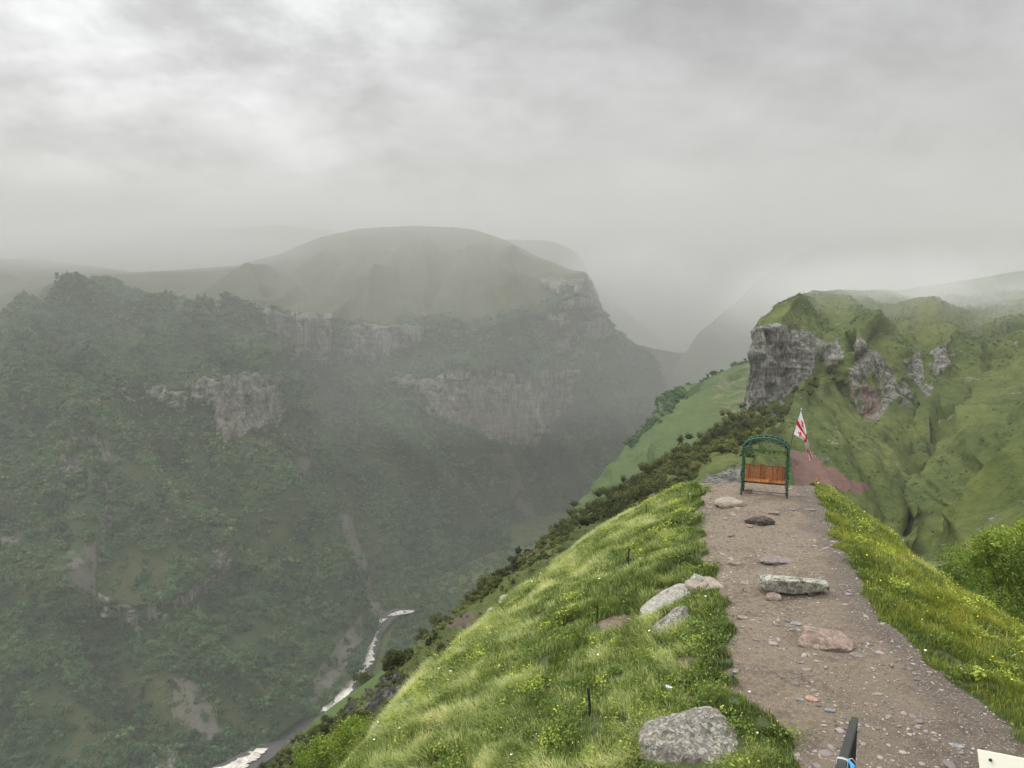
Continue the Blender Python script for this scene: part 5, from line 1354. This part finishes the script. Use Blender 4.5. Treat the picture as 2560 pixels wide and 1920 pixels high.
mb = MB(); pz = (ctr + nb_ * .05).z; mb.box(Vector((0, (ctr + nb_ * .05).y, pz / 2)), (.05, .05, pz)); mb.build('post', M_rail, board)
for (a_, b2) in ((.05, .03), (Wb - .05, .03), (.05, Hb - .03), (Wb - .05, Hb - .03), (.21, .115)):
    c_ = S0 + e1 * a_ + e2 * b2 - nb_ * .005 - Vector(board.location); mb = MB(); mb.tube([c_, c_ - nb_ * .006], .006, 8); mb.build('screw', M_dark, board)

M_paper = simple('paper', (.8, .8, .78), .7, var=.04)
g_ = G(1672, 1733); mb = MB()
mb.tube([(-.05, .02, .10), (-.03, .01, .095), (.05, -.025, .07)], [.030, .031, .040], 14, cap=False); mb.tube([(-.05, .02, .10), (-.049, .02, .10)], .03, 14)
o = mb.build('paper_cup', M_paper, smooth=True); o.location = g_; tag(o, 'white paper cup lying in the grass above the big boulder', 'cup')
for k, (px, py, lb) in enumerate([(1695, 1702, 'small white paper scrap in the grass up right of the cup'), (2402, 1682, 'white paper scrap on the right edge of the path by the leafy plant'), (1833, 1688, 'small pale blue scrap in the grass at the left edge of the path')]):
    g_ = G(px, py); v = [(-.05, -.03, .05), (.0, -.035, .075), (.05, -.02, .055), (.045, .03, .065), (0, .02, .10), (-.045, .03, .06)]
    v2 = [(a, b_, c - .004) for a, b_, c in v]
    mb = MB(); mb.add(v + v2, [(0, 1, 4, 5), (1, 2, 3, 4), (6, 11, 10, 7), (7, 10, 9, 8), (0, 6, 7, 1), (1, 7, 8, 2), (2, 8, 9, 3), (3, 9, 10, 4), (4, 10, 11, 5), (5, 11, 6, 0)])
    o = mb.build('paper_scrap', M_paper if k < 2 else simple('blue_paper', (.35, .42, .6), .6)); o.location = g_; o.rotation_euler = (0, 0, k * 1.3)
    if k == 2: o.scale = (.8, .8, .8)
    tag(o, lb, 'litter', 'litter on the grass')

g_ = G(2440, 1706); plant = empty('broadleaf_plant', tuple(g_)); tag(plant, 'broad leaved bright green plant on the right edge of the path', 'plant')
rng = np.random.default_rng(3); mb = MB(); st = MB()
for k in range(26):
    a = rng.uniform(0, 6.28); el = rng.uniform(.3, 1.2); L_ = rng.uniform(.10, .20); z_ = rng.uniform(.05, .26)
    base_ = Vector((rng.normal() * .05, rng.normal() * .05, z_)); d = Vector((math.cos(a) * math.cos(el), math.sin(a) * math.cos(el), math.sin(el) * .7)); s = Vector((-math.sin(a), math.cos(a), 0))
    mb.cur = float(np.clip(.7 + rng.normal() * .15, 0, 1)); pts = []
    for t, w_ in ((0, .004), (.3, .035), (.6, .042), (.85, .024), (1, .002)):
        c = base_ + d * L_ * t + Vector((0, 0, -.08 * t * t)); pts += [c - s * w_ + Vector((0, 0, .012 if 0 < t < 1 else 0)), c, c + s * w_ + Vector((0, 0, .012 if 0 < t < 1 else 0))]
    mb.add(pts, [(3 * i + j, 3 * i + j + 1, 3 * i + j + 4, 3 * i + j + 3) for i in range(4) for j in range(2)])
    if k % 4 == 0: st.tube([(0, 0, -.03), tuple(base_ * .6), tuple(base_)], .005, 5)
mb.build('leaves', M_lime, plant); st.build('stem', M_lime, plant)

# ================================================================== HAZE
def vol_mat(name, dens, col):
    mh = bpy.data.materials.new(name); mh.use_nodes = True; nt = mh.node_tree
    for n in list(nt.nodes): nt.nodes.remove(n)
    o_ = nt.nodes.new('ShaderNodeOutputMaterial'); v = nt.nodes.new('ShaderNodeVolumePrincipled')
    v.inputs['Density'].default_value = dens; v.inputs['Color'].default_value = (*col, 1)
    nt.links.new(v.outputs[0], o_.inputs['Volume'])
    return mh, NT(nt), v
mb = MB(); mb.box((0, 6000, (ZV - 4.5 + 330) / 2), (18200, 18200, 330 - ZV + 4.5))
tag(mb.build('haze', vol_mat('haze', 0.00036, (0.66, 0.665, 0.635))[0]), kind='stuff')
# thicker damp air deeper in the gorge
mb = MB(); mb.box((0, 4620, 60), (12000, 8000, 350))
tag(mb.build('low_cloud', vol_mat('low_cloud', 0.00085, (0.73, 0.735, 0.70))[0]), kind='stuff')
mb = MB(); mb.box((0, 4850, 62), (11000, 7300, 344))
tag(mb.build('low_cloud', vol_mat('low_cloud', 0.0007, (0.72, 0.72, 0.70))[0]), kind='stuff')
# wisps of cloud: one over the crown of the right hill, one drifting out of the side gorge
def wisp(c, r, amt, scale, lo, hi, rate=.6):
    mc, N, v = vol_mat('cloud_wisp', 0, (.86, .86, .845))
    geo = N.new('ShaderNodeNewGeometry').outputs['Position']
    d = N.new('ShaderNodeVectorMath', operation='SUBTRACT'); N.put(d.inputs[0], geo); d.inputs[1].default_value = c
    e = N.new('ShaderNodeVectorMath', operation='DIVIDE'); N.put(e.inputs[0], d.outputs[0]); e.inputs[1].default_value = r
    l = N.new('ShaderNodeVectorMath', operation='LENGTH'); N.put(l.inputs[0], e.outputs[0])
    n = N.new('ShaderNodeMapRange'); n.interpolation_type = 'SMOOTHSTEP'; N.put(n.inputs[0], l.outputs['Value'])
    for i_, v_ in zip((1, 2, 3, 4), (.12, .98, 1, 0)): n.inputs[i_].default_value = v_
    nz = N.lin(N.noise(geo, scale, 4, .6, .6), lo, hi)
    N.put(v.inputs['Density'], N.math('MULTIPLY', N.math('MULTIPLY', n.outputs[0], nz), amt))
    mc.cycles.volume_step_rate = rate
    vv, ff = ICO[3]
    o = make_mesh('cloud_wisp', vv * np.array(r), tris=ff, mat=mc); o.location = c
    tag(o, kind='stuff')
wisp((205, 320, 8), (190, 150, 27), 0.022, 0.020, .40, .64)
wisp((150, 980, 32), (115, 170, 62), 0.020, 0.013, .38, .62)
wisp((-560, 1080, 80), (380, 200, 46), 0.010, 0.008, .36, .64)
